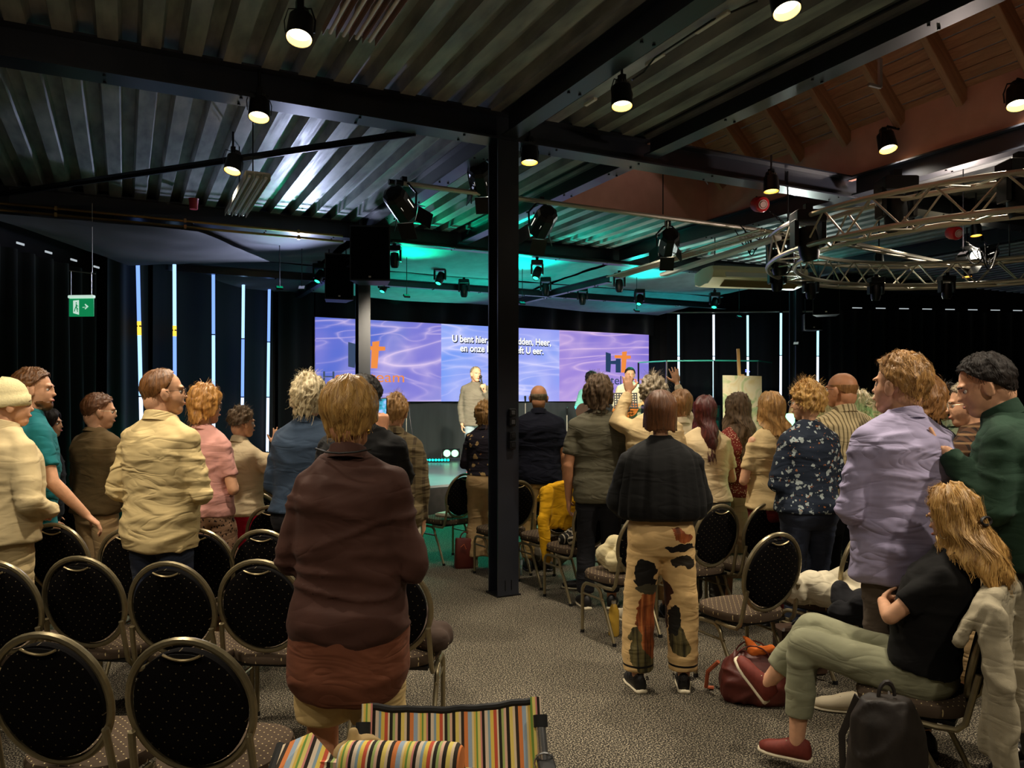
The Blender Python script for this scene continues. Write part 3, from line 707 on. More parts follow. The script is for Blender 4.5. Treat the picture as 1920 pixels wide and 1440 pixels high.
# ---- curtains
def cloth_dark(name, col, rough=.9):
    t = NT(name); f = t.noise(t.obj((3, 3, .3)), 2, 3); t.set(col=t.ramp(f, [(.3, tuple(c*.7 for c in col[:3])+(1,)), (.7, col)]), rough=rough, sheen=.3, spec=.2); return t.m
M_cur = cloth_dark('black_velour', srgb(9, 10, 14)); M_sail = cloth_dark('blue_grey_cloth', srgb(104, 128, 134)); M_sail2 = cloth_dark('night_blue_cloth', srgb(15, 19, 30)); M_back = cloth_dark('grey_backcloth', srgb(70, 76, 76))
def curtain(p, q, z0, z1, label, mat=None, pleat=.16, amp=.05, n=None, group=None, swag=0):
    p = np.asarray(p); q = np.asarray(q); L = np.linalg.norm((q-p)[:2]); d = unit((q-p)*[1, 1, 0]); nr = np.array([-d[1], d[0], 0])
    t = np.linspace(0, L, int(L/pleat*7)+2); rows = []
    for k, z in enumerate(np.linspace(z1, z0, 6)):
        ph = 2*PI*t/pleat+.8*np.sin(t*2.1); w = amp*(np.sin(ph)*(.7+.3*k/5)+.35*vnoise(np.stack([t*3, t*0+k*.3, t*0], 1)))
        rows.append(p+np.outer(t, d)+np.outer(w, nr)+np.array([0, 0, 1])*z-np.array([0, 0, 1])*p[2]+(swag*np.sin(PI*t/L)[:, None]*np.array([0, 0, -1]) if k == 0 and swag else 0))
    m = MB(); m.grid(rows); return m.obj('curtain', mat or M_cur, smooth='full', label=label, cat='curtain', group=group, fix=False)
curtain(cw(-5.9, 2.0, 0), cw(-5.62, 10.45, 0), .02, 3.42, 'long pleated black curtain along the left wall beside the exit sign', pleat=.30, amp=.07)
curtain(cw(-5.5, 10.5, 0), cw(-5.35, 11.4, 0), .02, 3.9, 'smooth dark curtain in the corner just left of the light tubes', pleat=.4, amp=.03)
curtain(cw(-5.32, 11.45, 0), cw(-4.45, 14.4, 0), .02, 3.85, 'black curtain hanging behind the five light tubes left of the screen', pleat=.7, amp=.012)
curtain(cw(-3.85, 15.15, 0), cw(3.6, 19.3, 0), 3.3, 4.0, 'dark draped valance above the whole width of the screen', pleat=.9, amp=.10)
curtain(cw(-4.4, 14.55, 0), cw(-3.86, 15.1, 0), .02, 3.9, 'black curtain strip between the left light tubes and the screen', pleat=.4, amp=.03)
curtain(cw(3.85, 19.25, 0), cw(6.7, 18.75, 0), .5, 3.85, 'black curtain behind the light tubes right of the screen', pleat=.5, amp=.04)
curtain(cw(-3.7, 15.2, 0), cw(3.7, 19.25, 0), .49, 1.72, 'grey backcloth at the back of the stage under the screen', M_back, pleat=1.3, amp=.05)
curtain(cw(7.6, 19.25, 0), cw(13.9, 20.05, 0), .02, 3.95, 'wide black curtain covering the wall at the right behind the crowd', pleat=.35, amp=.05)
curtain(cw(13.9, 20.0, 0), cw(16.8, 5.0, 0), .02, 3.95, 'black curtain along the far right wall', pleat=.4, amp=.05)
def slots(pts, label):
    m = MB()
    for p, q in pts: m.box((np.asarray(p)+q)/2, (np.linalg.norm(np.asarray(q)-p), .012, .022), R=rotm('Z', math.atan2((q-p)[1], (q-p)[0])))
    return m.obj('ceiling_slots', emit('slot_glow', srgb(190, 200, 205), .8), label=label, cat='light gap', kind='stuff')
slots([(cw(-5.48+.012*i, 7.0+.5*i, 3.43), cw(-5.475+.012*i, 7.12+.5*i, 3.43)) for i in range(7)], 'row of small bright gaps above the left wall curtain')
slots([(cw(7.8+.62*i, 19.05+.08*i, 3.98), cw(8.05+.62*i, 19.08+.08*i, 3.98)) for i in range(10)], 'row of small bright gaps above the right wall curtain')

# ---- cloth sails under the stage roof
def sail(c, label, sag=.28, n=22):
    A, B, C, D = [np.array(p, float) for p in c]; P = np.zeros((n, n, 3))
    for i, s in enumerate(np.linspace(0, 1, n)):
        for j, t in enumerate(np.linspace(0, 1, n)):
            p = (A*(1-s)+B*s)*(1-t)+(D*(1-s)+C*s)*t; p[2] -= sag*16*s*(1-s)*t*(1-t)*.9+.01*vnoise(np.array([s*9, t*9, sag*20])); P[i, j] = p
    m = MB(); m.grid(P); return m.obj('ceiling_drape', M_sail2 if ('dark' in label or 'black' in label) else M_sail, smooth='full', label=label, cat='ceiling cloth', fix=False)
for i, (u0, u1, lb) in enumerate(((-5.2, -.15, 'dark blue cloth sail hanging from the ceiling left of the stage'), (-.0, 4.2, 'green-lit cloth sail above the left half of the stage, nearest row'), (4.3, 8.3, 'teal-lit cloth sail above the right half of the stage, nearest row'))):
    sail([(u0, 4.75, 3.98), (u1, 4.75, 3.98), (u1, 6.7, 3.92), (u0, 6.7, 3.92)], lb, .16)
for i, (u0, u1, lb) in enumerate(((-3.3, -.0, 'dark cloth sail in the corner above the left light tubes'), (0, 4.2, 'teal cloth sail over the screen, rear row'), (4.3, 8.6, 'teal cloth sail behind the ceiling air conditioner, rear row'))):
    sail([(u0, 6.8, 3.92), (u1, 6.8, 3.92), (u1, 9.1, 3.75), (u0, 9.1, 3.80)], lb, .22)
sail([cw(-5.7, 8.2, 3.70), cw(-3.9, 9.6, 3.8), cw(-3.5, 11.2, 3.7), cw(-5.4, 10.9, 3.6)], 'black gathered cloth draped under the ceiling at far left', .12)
for a, b, lb in (((0, 4.7), (0, 9.0), 'slim dark beam between the two cloth sails above the stage'), ((4.25, 4.7), (4.25, 9.0), 'slim dark beam above the right part of the stage'), ((-3, 6.75), (8.6, 6.75), 'slim dark cross bar between the two rows of cloth sails')):
    ibeam(a, b, 3.66, .12, .10, lb)
m = MB(); m.tube([(-.78, .10, 3.96), (-4.3, 4.0, 3.93)], .035, 6, flat=.5); m.obj('brace', M_blackm, label='thin black diagonal brace under the left part of the ceiling', cat='brace')
for v, z, lb in ((4.42, 3.95, 'upper brass-coloured pipe running along the stage edge beam'), (4.40, 3.87, 'lower brass-coloured pipe running along the stage edge beam')):
    r = empty('ceiling_pipe', (0, v, z), 0, lb, 'pipe'); m = MB(); m.tube([(-7.5, 0, 0), (-.3, 0, 0)], .017, 8); m.obj('pipe', M_brass, r, True)
    for i in range(5):
        m = MB(); m.box((-.9-i*1.4, 0, 0), (.03, .05, .05)); m.obj('bracket', M_brass, r)
m = MB(); m.tube([(.4, 4.42, 3.95), (8.0, 4.42, 3.95)], .03, 8); m.obj('ceiling_pipe', M_blackm, smooth=True, label='dark rail pipe along the stage edge beam behind the spotlights', cat='pipe')
# ================================================================= THINGS
def crease(me, amp, sc=9.0, seed=0, zs=1.0):
    v = mverts(me); n = mnorm(me); q = v*np.array([sc, sc, sc*zs])+seed*1.7; q = q+.9*np.stack([vnoise(q*.6+7), vnoise(q*.6+3), vnoise(q*.6)], 1)
    d = amp*(np.clip(1-np.abs(vnoise(q))*2.4, -.3, 1)+.5*vnoise(v*sc*.5+seed)-.3); setverts(me, v+n*d[:, None]); return me
def soft(name, mb, mat, parent=None, voxel=.012, amp=.008, sc=12, seed=0, loc=None, rot=None, sm=3, **k):
    return mkobj(name, crease(remesh(mb, voxel, sm), amp, sc, seed), mat, parent, smooth='full', fix=False, loc=loc, rot=rot, **k)
def textmesh(s, size, bold=0.0, extrude=.002):
    c = bpy.data.curves.new('t', 'FONT'); c.body = s; c.size = size; c.offset = bold; c.extrude = extrude
    o = bpy.data.objects.new('t', c); COL.objects.link(o); bpy.context.view_layer.update()
    me = bpy.data.meshes.new_from_object(o.evaluated_get(bpy.context.evaluated_depsgraph_get())); bpy.data.objects.remove(o); bpy.data.curves.remove(c); return me

# ---- LED screen
SL, SR = cw(-3.78, 14.9, 0), cw(3.37, 19.0, 0); SD = unit(SR-SL); SLEN_ = np.linalg.norm(SR-SL); SANG = math.atan2(SD[1], SD[0])
def s_of(px): r = (px-960)/F; return (3.78+14.9*r)/(7.15-4.1*r)
def on_screen(px, py): s = s_of(px); Yc = 14.9+4.1*s; return s*SLEN_, 1.7+(750-py)*Yc/F-1.67
screen = empty('led_screen', SL+np.array([0, 0, 1.67]), SANG, 'wide led screen behind the stage with lilac picture and song text', 'screen')
def screenmat(name, base, hi, pinkish, seed, bright):
    t = NT(name); v = t.obj((1, 1, 1)); mp = t.n('Mapping'); mp.inputs['Location'].default_value = (seed, seed*.7, seed*.3); t.l(v, mp.inputs['Vector']); v = mp.outputs[0]
    g = t.noise(v, .55, 2, .3); col = t.ramp(g, [(.35, base), (.65, pinkish)])
    for k, (sc, st, kk, w, pw) in enumerate((((.14, 1, .9), .9, 6.0, .8, 7.0), ((.22, 1, 1.3), .8, 7.0, .4, 8.0), ((.5, 1, .5), .7, 4.0, .35, 2.0))):
        mp2 = t.n('Mapping'); mp2.inputs['Rotation'].default_value = (0, RAD([32, -24, 18][k]), 0); mp2.inputs['Scale'].default_value = sc; t.l(v, mp2.inputs['Vector'])
        nz = t.noise(mp2.outputs[0], st, 2.5, 1.3, .45); fr = t.math('FRACT', t.math('MULTIPLY', nz, kk)); tri = t.math('SUBTRACT', 1.0, t.math('MULTIPLY', t.math('ABSOLUTE', t.math('SUBTRACT', fr, .5)), 2.0))
        line = t.math('POWER', tri, pw); msk = t.math('MULTIPLY', t.noise(v, .8+.4*k, 1), 1.5); col = t.mix(t.math('MULTIPLY', t.math('MULTIPLY', line, w), msk), col, hi)
    t.set(col=(0, 0, 0, 1), em=col, es=bright, rough=.6); return t.m
SB = srgb
pan = [screenmat('screen_left', SB(78, 104, 208), SB(238, 214, 246), SB(130, 124, 216), 1.0, 1.0), screenmat('screen_middle', SB(112, 150, 240), SB(226, 222, 255), SB(156, 160, 238), 5.0, 1.05), screenmat('screen_right', SB(100, 96, 204), SB(240, 206, 240), SB(158, 134, 220), 9.0, 1.0)]
edges = [0, s_of(828)*SLEN_, s_of(1049.5)*SLEN_, SLEN_]; names = []
for i in range(3):
    a, b = edges[i]+.003, edges[i+1]-.003; n = [5, 5, 5][i]
    for q in range(n):
        m = MB(); w = (b-a)/n; m.box((a+w*(q+.5), .04, .815), (w-.002, .06, 1.63)); m.obj('screen_panel', pan[i], screen)
m = MB(); m.box((SLEN_/2, .10, .815), (SLEN_+.02, .06, 1.66)); m.obj('screen_frame', M_black, screen)
E_or = emit('logo_orange', srgb(240, 140, 62), 1.0); E_sl = emit('logo_slate', srgb(44, 70, 108), .8); E_wh = emit('text_white', srgb(250, 252, 255), 1.3); E_sh = emit('text_shadow', srgb(30, 40, 80), .6)
def put_text(s, px0, px1, py_base, cap, mat, nm='lettering', bold=.0, yoff=0.0, dx=0, dz=0):
    x0, z0 = on_screen(px0, py_base); x1, _ = on_screen(px1, py_base); me = textmesh(s, 1.0, bold); v = mverts(me)
    w = v[:, 0].max()-v[:, 0].min(); hh = cap/.70; v[:, 0] = (v[:, 0]-v[:, 0].min())/w*(x1-x0)+x0+dx; z = v[:, 1]*hh+z0+dz; y = v[:, 2]*.5+.004+yoff; setverts(me, np.stack([v[:, 0], y, z], 1))
    import bmesh
    xs = v = mverts(me); n = len(me.vertices); ed = [tuple(e.vertices) for e in me.edges]; par = list(range(n))
    def fd(q):
        while par[q] != q: par[q] = par[par[q]]; q = par[q]
        return q
    for q, w_ in ed: par[fd(q)] = fd(w_)
    g = {}
    for q in range(n): g.setdefault(fd(q), []).append(q)
    isl = sorted(((v[ix, 0].min(), v[ix, 0].max(), ix) for ix in g.values()), key=lambda t: t[0]); words = []; hi_ = -9
    for a_, b_, ix in isl:
        if a_ > hi_+cap*.28: words.append([])
        words[-1] += ix; hi_ = max(hi_, b_)
    ps = [tuple(p.vertices) for p in me.polygons]
    for wd in words:
        mp_ = {o_: k_ for k_, o_ in enumerate(wd)}; m_ = bpy.data.meshes.new(nm); m_.from_pydata([tuple(v[q]) for q in wd], [], [tuple(mp_[q] for q in p) for p in ps if p[0] in mp_]); m_.update(); r_ = mkobj(nm, m_, mat, screen, fix=False)
    return r_
for t_, p0, p1, yb in (('U bent hier, in ons midden, Heer,', 848, 1033, 640.5), ('en onze lofzang geeft U eer.', 863, 1019, 658.5)):
    put_text(t_, p0, p1, yb, .145, E_wh, 'song_text', .018, -.004); put_text(t_, p0, p1, yb, .145, E_sh, 'text_shadow', .06, .003, .010, -.014)
def logo(px0, px1, py0, py1, tx, tb, cap):
    x0, z1 = on_screen(px0, py0); x1, z0 = on_screen(px1, py1); w = x1-x0; h = z1-z0
    P = lambda a, b: (x0+a*w, .0, z0+b*h)
    def poly(pts, mat, nm):
        m = MB(); n = len(pts); V = [P(*p) for p in pts]; V2 = [(p[0], p[1]+.006, p[2]) for p in V]
        m.add(V+V2, [tuple(range(n)), tuple(range(n, 2*n))[::-1]]+[(i, n+i, n+(i+1) % n, (i+1) % n) for i in range(n)]); m.obj(nm, mat, screen)
    poly([(.0, .04), (.18, 0), (.20, .38), (.40, .38), (.40, .0), (.60, 0), (.60, .64), (.42, .64), (.40, .55), (.20, .53), (.20, .86), (.0, .92)], E_sl, 'logo_letter')
    poly([(.62, 0), (.80, 0), (.84, .64), (1.02, .66), (1.02, .80), (.84, .80), (.86, 1.0), (.66, .96), (.66, .80), (.36, .80), (.36, .66), (.64, .66)], E_or, 'logo_cross')
    a, b = tx; c = a+(b-a)*.145; d = a+(b-a)*.235; e = a+(b-a)*.575
    put_text('H', a, c-1, tb, cap, E_sl); put_text('e', c, d-1, tb, cap, E_or); put_text('rstel', d, e-1, tb, cap, E_sl); put_text('team', e, b, tb, cap, E_or)
logo(653, 721, 637, 691, (606, 758), 716, .21); logo(1136, 1182, 657, 699, (1104, 1212), 720.5, .21)

# ---- light tubes
def tube_light(X, Yc, ztop, n, label, cols, lean=0):
    r = empty('light_tube', cw(X, Yc, ztop), HEAD, label, 'light tube', 'vertical led light tubes')
    r.rotation_euler = (0, lean, HEAD)
    for i in range(n):
        m = MB(); m.cone((0, 0, -i*1.0-.006), (0, 0, -(i+1)*1.0+.006), .026, .026, 10); m.obj('tube_segment', cols[i % len(cols)], r, True)
        m = MB(); m.box((0, 0, -(i+1)*1.0), (.06, .05, .018)); m.obj('joint', M_blackm, r)
    m = MB(); m.box((0, 0, .02), (.06, .05, .05)); m.obj('cap', M_blackm, r)
    m = MB(); m.tube([(0, .03, .04), (0, .03, .80)], .004, 5); m.obj('hook_wire', M_black, r)
    m = MB(); m.box((0, .036, -n/2), (.03, .015, n)); m.obj('rail', M_black, r)
TB = [emit('tube_blue', srgb(120, 160, 250), 1.5), emit('tube_ice', srgb(160, 205, 255), 1.7), emit('tube_pale', srgb(200, 220, 255), 1.8)]
TW_ = [emit('tube_cyan', srgb(170, 232, 248), 1.8), emit('tube_white', srgb(215, 235, 255), 2.0)]
lt = [(258, 480, 'first from the left, beside the exit sign'), (327, 495, 'second from the left wall, beside the man in yellow'), (400, 511, 'middle one of the left five'), (456.5, 526, 'fourth from the left wall'), (505, 538, 'nearest the screen on its left side')]
for i, (px, py, lb) in enumerate(lt):
    Yc = 2.05*F/(750-py); tube_light((px-960)*Yc/F, Yc, 3.75, 3, 'glowing blue light tube, '+lb, [TB[i % 2], TB[(i+1) % 2 if i != 1 else 0], TB[2]], -RAD([1.3, .2, .1, -.5, -.7][i])*1)
rtb = [(1268, 592, 'first to the right of the screen'), (1333, 592, 'second to the right of the screen'), (1396, 593, 'behind the easel'), (1457.5, 589, 'long one beside the grey pillar'), (1526, 592, 'right of the grey pillar')]
for i, (px, py, lb) in enumerate(rtb):
    Yc = 2.05*F/(750-py); tube_light((px-960)*Yc/F, Yc-.25, 3.75, 3, 'glowing white light tube, '+lb, [TW_[i % 2 if i < 3 else 0], TW_[1], TW_[1]], -RAD(.2 if i < 3 else -.25))
m = MB(); m.tube([cw(-5.45, 10.85, 3.80), cw(-4.35, 14.4, 3.80)], .018, 8); m.obj('rail', M_alu, smooth=True, label='thin metal rail carrying the left light tubes', cat='rail')
m = MB(); m.tube([cw(3.6, 18.55, 3.80), cw(7.6, 18.30, 3.80)], .02, 8); m.obj('rail', M_alu, smooth=True, label='thin metal rail carrying the right light tubes', cat='rail')
m = MB()
E_am = emit('tube_amber', srgb(255, 200, 70), 1.6)
for i, tl in enumerate([o for o in S.objects if o.name.startswith('light_tube')][:2]):
    m = MB(); m.cone((0, 0, -.93), (0, 0, -1.09 if i else -1.13), .0275, .0275, 10); m.obj('amber_band', E_am, tl, True, label='amber glowing band')

# ---- lamps
E_warm = emit('lamp_glow', (1.0, .86, .55, 1), 7.0); E_rim = plain('lamp_reflector', srgb(240, 200, 110), .25, .8)
CAN = {}
def spot(root, d, power, col=(1, .87, .68), size=95, blend=.7, rad=.07, off=.06):
    l = bpy.data.lights.new('lamp_light', 'SPOT'); l.energy = power; l.color = col; l.spot_size = RAD(size); l.spot_blend = blend; l.shadow_soft_size = rad
    o = bpy.data.objects.new('lamp_light', l); COL.objects.link(o); o.parent = root; d = Vector(d).normalized(); o.location = Vector(d)*off
    o.rotation_euler = d.to_track_quat('-Z', 'Y').to_euler(); return o
def dirR(d): x, y, z = frame(d, (0, 0, 1)); return np.stack([x, y, z], 1)
def par_can(p, d, label, power=LAMP_W, s=.84, ztop=4.18, size=100, cat='spotlight', group='round warm ceiling spotlights'):
    p = np.asarray(p, float); d = unit(d); R = dirR(d); root = empty('stage_lamp', p, 0, label, cat, group); s_ = s
    m = MB(); m.lathe([(.008, -.20*s), (.05*s, -.195*s), (.062*s, -.15*s), (.085*s, -.13*s), (.092*s, -.02*s), (.094*s, .05*s), (.088*s, .05*s), (.086*s, -.02*s), (.06*s, -.05*s)], R=R, n=24, cap=False); h = m.obj('housing', M_blackm, root, True)
    m = MB()
    for q in range(4): 
        a = (q-1.5)*.35; c = R @ np.array([math.sin(a)*.066*s, -math.cos(a)*.066*s, -.15*s]); m.box(c, (.008*s, .012*s, .03*s), R=R)
    m.obj('vent', plain('vent_grey', srgb(96, 92, 84), .4), h)
    m = MB(); m.lathe([(.0, -.045*s), (.05*s, -.04*s), (.084*s, -.012*s)], R=R, n=24, cap=False); m.obj('lens', E_warm, root, True, fix=False)
    m = MB(); m.lathe([(.084*s, -.012*s), (.087*s, .045*s), (.0885*s, .045*s), (.0885*s, -.012*s)], R=R, n=24, cap=False); m.obj('reflector_rim', E_rim, root, True)
    m = MB(); top = np.array([0, 0, .17*s]); x = R[:, 0]; m.tube([x*.10*s, x*.108*s+top*.5, x*.08*s+top, -x*.08*s+top, -x*.108*s+top*.5, -x*.10*s], .008*s, 6, flat=.5)
    m.obj('yoke', M_blackm, root, True)
    if ztop: m = MB(); m.tube([top, (0, 0, ztop-p[2])], .010, 6); m.box((0, 0, .19*s), (.04, .05, .06)); m.obj('hanger', M_blackm, root)
    spot(root, d, power, size=size); return root
def lampY(py, z=3.85): return (z-1.7)*F/(750-py)
DN = lambda ax=0, ay=0: np.array([0, 0, -1.0])+RT*ax+FW*ay
for px, py, dx, dy, pw, lb in ((562, 62, 0, -.35, 1, 'large glowing spotlight at the top left of the ceiling'), (486, 212, .05, -.3, 1, 'glowing spotlight below the main beam, above the hanging strip light'), (437, 314, -.1, -.3, .8, 'small glowing spotlight left of the hanging strip light'),
        (1166, 190, 0, -.2, 1, 'glowing spotlight hanging alone right of the pillar top'), (1473, 10, .1, -.3, 1, 'glowing spotlight cut off by the top edge, upper right'), (1908, 190, -.15, -.3, 1, 'glowing spotlight at the right edge below the wooden roof'),
        (1664, 273, .05, -.3, 1, 'glowing spotlight on the dark beam below the wooden roof'), (1446, 352, 0, -.1, .6, 'small glowing spotlight just above the red disc hoist'), (993, 297, 0, -.1, .8, 'short glowing spotlight right of the pillar under the beam')):
    Yc = lampY(py)
    if px in (1664, 1908):
        Yc = 8.05 if px == 1664 else 6.94; p_ = at(px, py, Yc); rt_ = par_can(p_, DN(dx, dy), lb, LAMP_W*pw, 1.0, ztop=None)
        m = MB(); m.tube([(0, 0, .17), (0, 0, .20), (4.30-p_[0], 0, .20)], .014, 6); m.obj('side_arm', M_blackm, rt_); continue
    par_can(at(px, py, Yc), DN(dx, dy), lb, LAMP_W*pw)
for px, py, z, lb in ((1830, 437, 3.7, 'small glowing spotlight right of the red motor'), (1648, 490, 3.6, 'small spotlight seen through the round truss, centre'), (1813, 515, 3.5, 'small spotlight seen through the round truss, right side'), (1706, 425, 3.8, 'tiny glowing spotlight behind the moving head on the truss')):
    Yc = (z-1.7)*F/(750-py); par_can(at(px, py, Yc), DN(0, -.1), lb, LAMP_W*.5, .7)
for X, Yc, dx, dy, lb in ((-3.2, .6, .1, .55, 'added warm spotlight behind the camera, over the left rows'), (-.6, .4, 0, .6, 'added warm spotlight behind the camera, over the aisle'), (2.2, .5, -.05, .55, 'added warm spotlight behind the camera, over the right rows'), (3.8, 2.6, -.15, .45, 'added warm spotlight right of the camera, above the seated woman'), (-2.4, 3.0, .0, .2, 'added warm spotlight out of view above the left chairs')):
    par_can(cw(X, Yc, 3.85), DN(dx, dy), lb, LAMP_W*[.45, .4, .55, 1.4, 1.0][int(X*0)+[-3.2, -.6, 2.2, 3.8, -2.4].index(X)])  # spotlights added out of view to light the rows

def fresnel(p, d, label, power, col, glow, hang=.25, s=1.0, doors=True):
    p = np.asarray(p, float); R = dirR(d); root = empty('theatre_spotlight', p, 0, label, 'spotlight', 'black theatre spotlights with barn doors')
    m = MB(); a = np.linspace(0, 2*PI, 8, endpoint=False)+PI/8
    ring = lambda r, z: np.stack([r*np.cos(a), r*np.sin(a), np.full(8, z)], 1)*s @ R.T
    m.rings([ring(.06, -.26), ring(.10, -.24), ring(.115, -.20), ring(.12, .06), ring(.11, .07)]); h = m.obj('housing', M_blackm, root)
    m = MB()
    for q in range(6):
        an = q*PI/3; c = R @ (np.array([.106*math.cos(an), .106*math.sin(an), -.07])*s); m.box(c, (.01*s, .01*s, .12*s), R=R @ rotm('Z', an))
    m.obj('cooling_slots', emit('slot_glow_warm', (1, .93, .78, 1), 1.2), h)
    m = MB(); m.lathe([(.0, .082*s), (.06*s, .080*s), (.095*s, .072*s)], R=R, n=20, cap=False); m.obj('lens', glow, root, True, fix=False)
    if doors:
        for q in range(4):
            an = q*PI/2; m = MB(); Rq = R @ rotm('Z', an) @ rotm('Y', RAD(32)); c = R @ rotm('Z', an) @ (np.array([.15, 0, .15])*s); m.box(c, (.006, .17*s, .17*s), R=Rq); m.obj('barn_door', M_blackm, root)
    m = MB(); x = R[:, 0]; tp = np.array([0, 0, hang]); m.tube([x*.13*s, x*.135*s+tp*.6, x*.05*s+tp, -x*.05*s+tp, -x*.135*s+tp*.6, -x*.13*s], .011, 6); m.box((0, 0, hang+.03), (.05, .06, .07)); m.obj('yoke', M_blackm, root, True)
    if power: spot(root, d, power, col, 58, .7, .05, .10)
    return root
ST = unit(FW*.8+RT*.25-np.array([0, 0, .5]))
ETR = emit('theatre_glow', (1, .93, .75, 1), 8.0)
for px, py, Yc, d, pw, lb in ((757, 392, 7.4, (.32, .85, -.42), 1400, 'spotlight with open barn doors at the left end of the straight truss'), (905, 345, 7.75, (.1, .85, -.42), 900, 'brightly flaring spotlight with a red display just left of the pillar'),
        (1014, 425, 8.1, (-.3, .85, -.42), 900, 'spotlight with lit barn doors hanging right of the pillar'), (1252, 462, 9.3, (.05, .85, -.40), 900, 'spotlight with lit barn doors tilted left, beside the cable tray')):
    dd = RT*d[0]+FW*d[1]+np.array([0, 0, d[2]]); r = fresnel(at(px, py, Yc), dd, 'black theatre '+lb, pw, (1, .88, .70), ETR, hang=.24)
m = MB(); m.box(at(897, 300, 7.74)+np.array([0, 0, 0]), (.07, .01, .018), R=rotm('Z', HEAD)); m.obj('display_light', emit('red_display', srgb(255, 40, 40), 2), label='small red digital display on the flaring spotlight', cat='display')

def moving_head(p, label, s=1.0, glow=None, power=0, col=(0, 1, .6), aim=(0, 0, -1), light=0, group='black moving head lamps'):
    root = empty('moving_head_lamp', p, HEAD, label, 'stage light', group)
    m = MB(); m.box((0, 0, .17*s), (.20*s, .16*s, .08*s), bev=.01); m.box((0, 0, .23*s), (.05*s, .05*s, .06*s)); m.obj('base', M_blackm, root)
    for sx in (-1, 1): m = MB(); m.box((sx*.092*s, 0, .06*s), (.03*s, .10*s, .18*s), bev=.008); m.obj('yoke_arm', M_blackm, root)
    Rr = dirR(np.array(aim, float)); m = MB(); m.lathe([(.03*s, -.11*s), (.06*s, -.10*s), (.07*s, -.02*s), (.066*s, .08*s), (.05*s, .12*s), (.045*s, .105*s)], R=Rr, n=18, cap=False); m.obj('head', M_blackm, root, True)
    m = MB(); m.lathe([(.0, .11*s), (.045*s, .105*s)], R=Rr, n=18, cap=False); m.obj('lens', glow or plain('dark_glass', srgb(20, 24, 30), .08), root, fix=False)
    if light:
        spot(root, aim, light, col, 75, .5, .06, .14*s)
    return root
EG = emit('green_led', (.02, 1.0, .45, 1), 5.0)
for px, py, Yc, s, aim, lb in ((1680, 400, 7.0, 1.5, (0, 0, -1), 'largest moving head lamp, hanging in front of the round truss'), (1515, 455, 7.6, 1.45, (.15, 0, -1), 'moving head lamp at the upper left of the round truss'), (1462, 490, 8.8, 1.3, (0, 0, -1), 'moving head lamp at the leftmost point of the round truss'),
        (1912, 370, 6.3, 1.4, (0, 0, -1), 'moving head lamp at the right picture edge on the round truss'), (1457, 528, 9.6, 1.0, (0, 0, -1), 'small moving head lamp below the leftmost point of the round truss')):
    moving_head(at(px, py, Yc), 'black '+lb, s, aim=aim)
for px, py, Yc, on, lb in ((740, 487, 11.2, 0, 'dark hanging lamp right of the big loudspeaker'), (825, 522, 12.6, 1, 'green glowing lamp over the stage, left of the pillar'), (720, 538, 13.6, 1, 'green glowing lamp low over the left of the screen'), (599, 518, 12.4, 1, 'green glowing lamp at far left over the stage'),
        (870, 545, 13.8, 0, 'dark hanging lamp just left of the pillar'), (1007, 512, 12.2, 1, 'green glowing lamp right of the pillar'), (1023, 542, 13.8, 0, 'dark hanging lamp right of the pillar over the screen'), (1092, 560, 14.6, 0, 'dark hanging lamp over the right of the screen'),
        (1199, 562, 14.8, 1, 'faint green lamp above the right end of the screen'), (1340, 568, 14.9, 1, 'green glowing lamp under the air conditioner'), (1161, 535, 13.0, 0, 'dark hanging lamp at the far end of the cable tray')):
    moving_head(at(px, py, Yc), lb.replace('lamp', 'stage lamp', 1), .95, EG if on else None, light=(330 if px > 650 else 25) if on else 0, col=(.0, 1, .62), aim=-FW*.62+np.array([0, 0, -1]) if on else (0, 0, -1), group='lamps above the stage')
    z0 = at(px, py, Yc)[2]
    m = MB(); m.tube([(0, 0, .24), (0, 0, 3.86-z0)], .012, 6)
    m.obj('hanger', M_blackm, [o for o in S.objects if o.name.startswith('moving_head_lamp')][-1] if False else None, loc=at(px, py, Yc), label='thin rod holding the '+lb, cat='rod')
for px, py, Yc, lb in ((1520, 545, 9.9, 'small black lamp under the left of the round truss'), (1642, 548, 10.1, 'small black lamp under the middle of the round truss'), (1775, 545, 10.0, 'small black lamp under the right of the round truss')):
    moving_head(at(px, py, Yc), lb, .9)

def added_flood(p, d, label, power, col, size=140):  # fixture for floods added to brighten the ceiling and roof
    q = .5
    r = empty('added_flood_light', p, 0, label, 'added light'); R = dirR(d); m = MB(); m.box((0, 0, 0), (.20*q, .14*q, .06*q), R=R, bev=.01*q); m.obj('housing', M_blackm, r); m = MB(); m.box(R @ np.array([0, 0, .032*q]), (.17*q, .11*q, .004), R=R); m.obj('lens', emit('added_flood_glow_%d' % int(power*10+col[0]), (*col, 1), .25), r)
    m = MB(); m.tube([(0, 0, 0), (0, 0, min(.95, 4.18-p[2]))], .006, 6); m.obj('bracket', M_blackm, r); spot(r, d, power, col, size, 1.0, .06, .06)
added_flood(at(566, 540, 11.3), (-.40, -.75, .62), 'small added flood light left of the lower left loudspeaker', 230, (.62, .68, 1.0))  # added to give the left ceiling its violet light
for u, col, pw, lb in ((-1.0, (.0, 1, .45), 25, 'leftmost, green'), (.9, (.0, 1, .50), 190, 'just right of the pillar, green'), (2.9, (.0, 1, .72), 300, 'between the pillar and the cable tray, teal'), (5.2, (.0, 1, .80), 240, 'behind the air conditioner, teal'), (7.6, (.1, 1, .80), 160, 'near the grey pillar, teal')):
    added_flood((u, 5.25, 3.30), (0, -.55, .80), 'small added flood light over the stage edge, '+lb, pw, col, 98)  # added to colour the ceiling by the stage green and teal
added_flood((5.0, -.9, 3.25), (-.55, .0, .8), 'small added warm flood light under the round truss aimed at the wooden roof', 270, (1, .82, .74))  # added so the wooden roof is not left dark
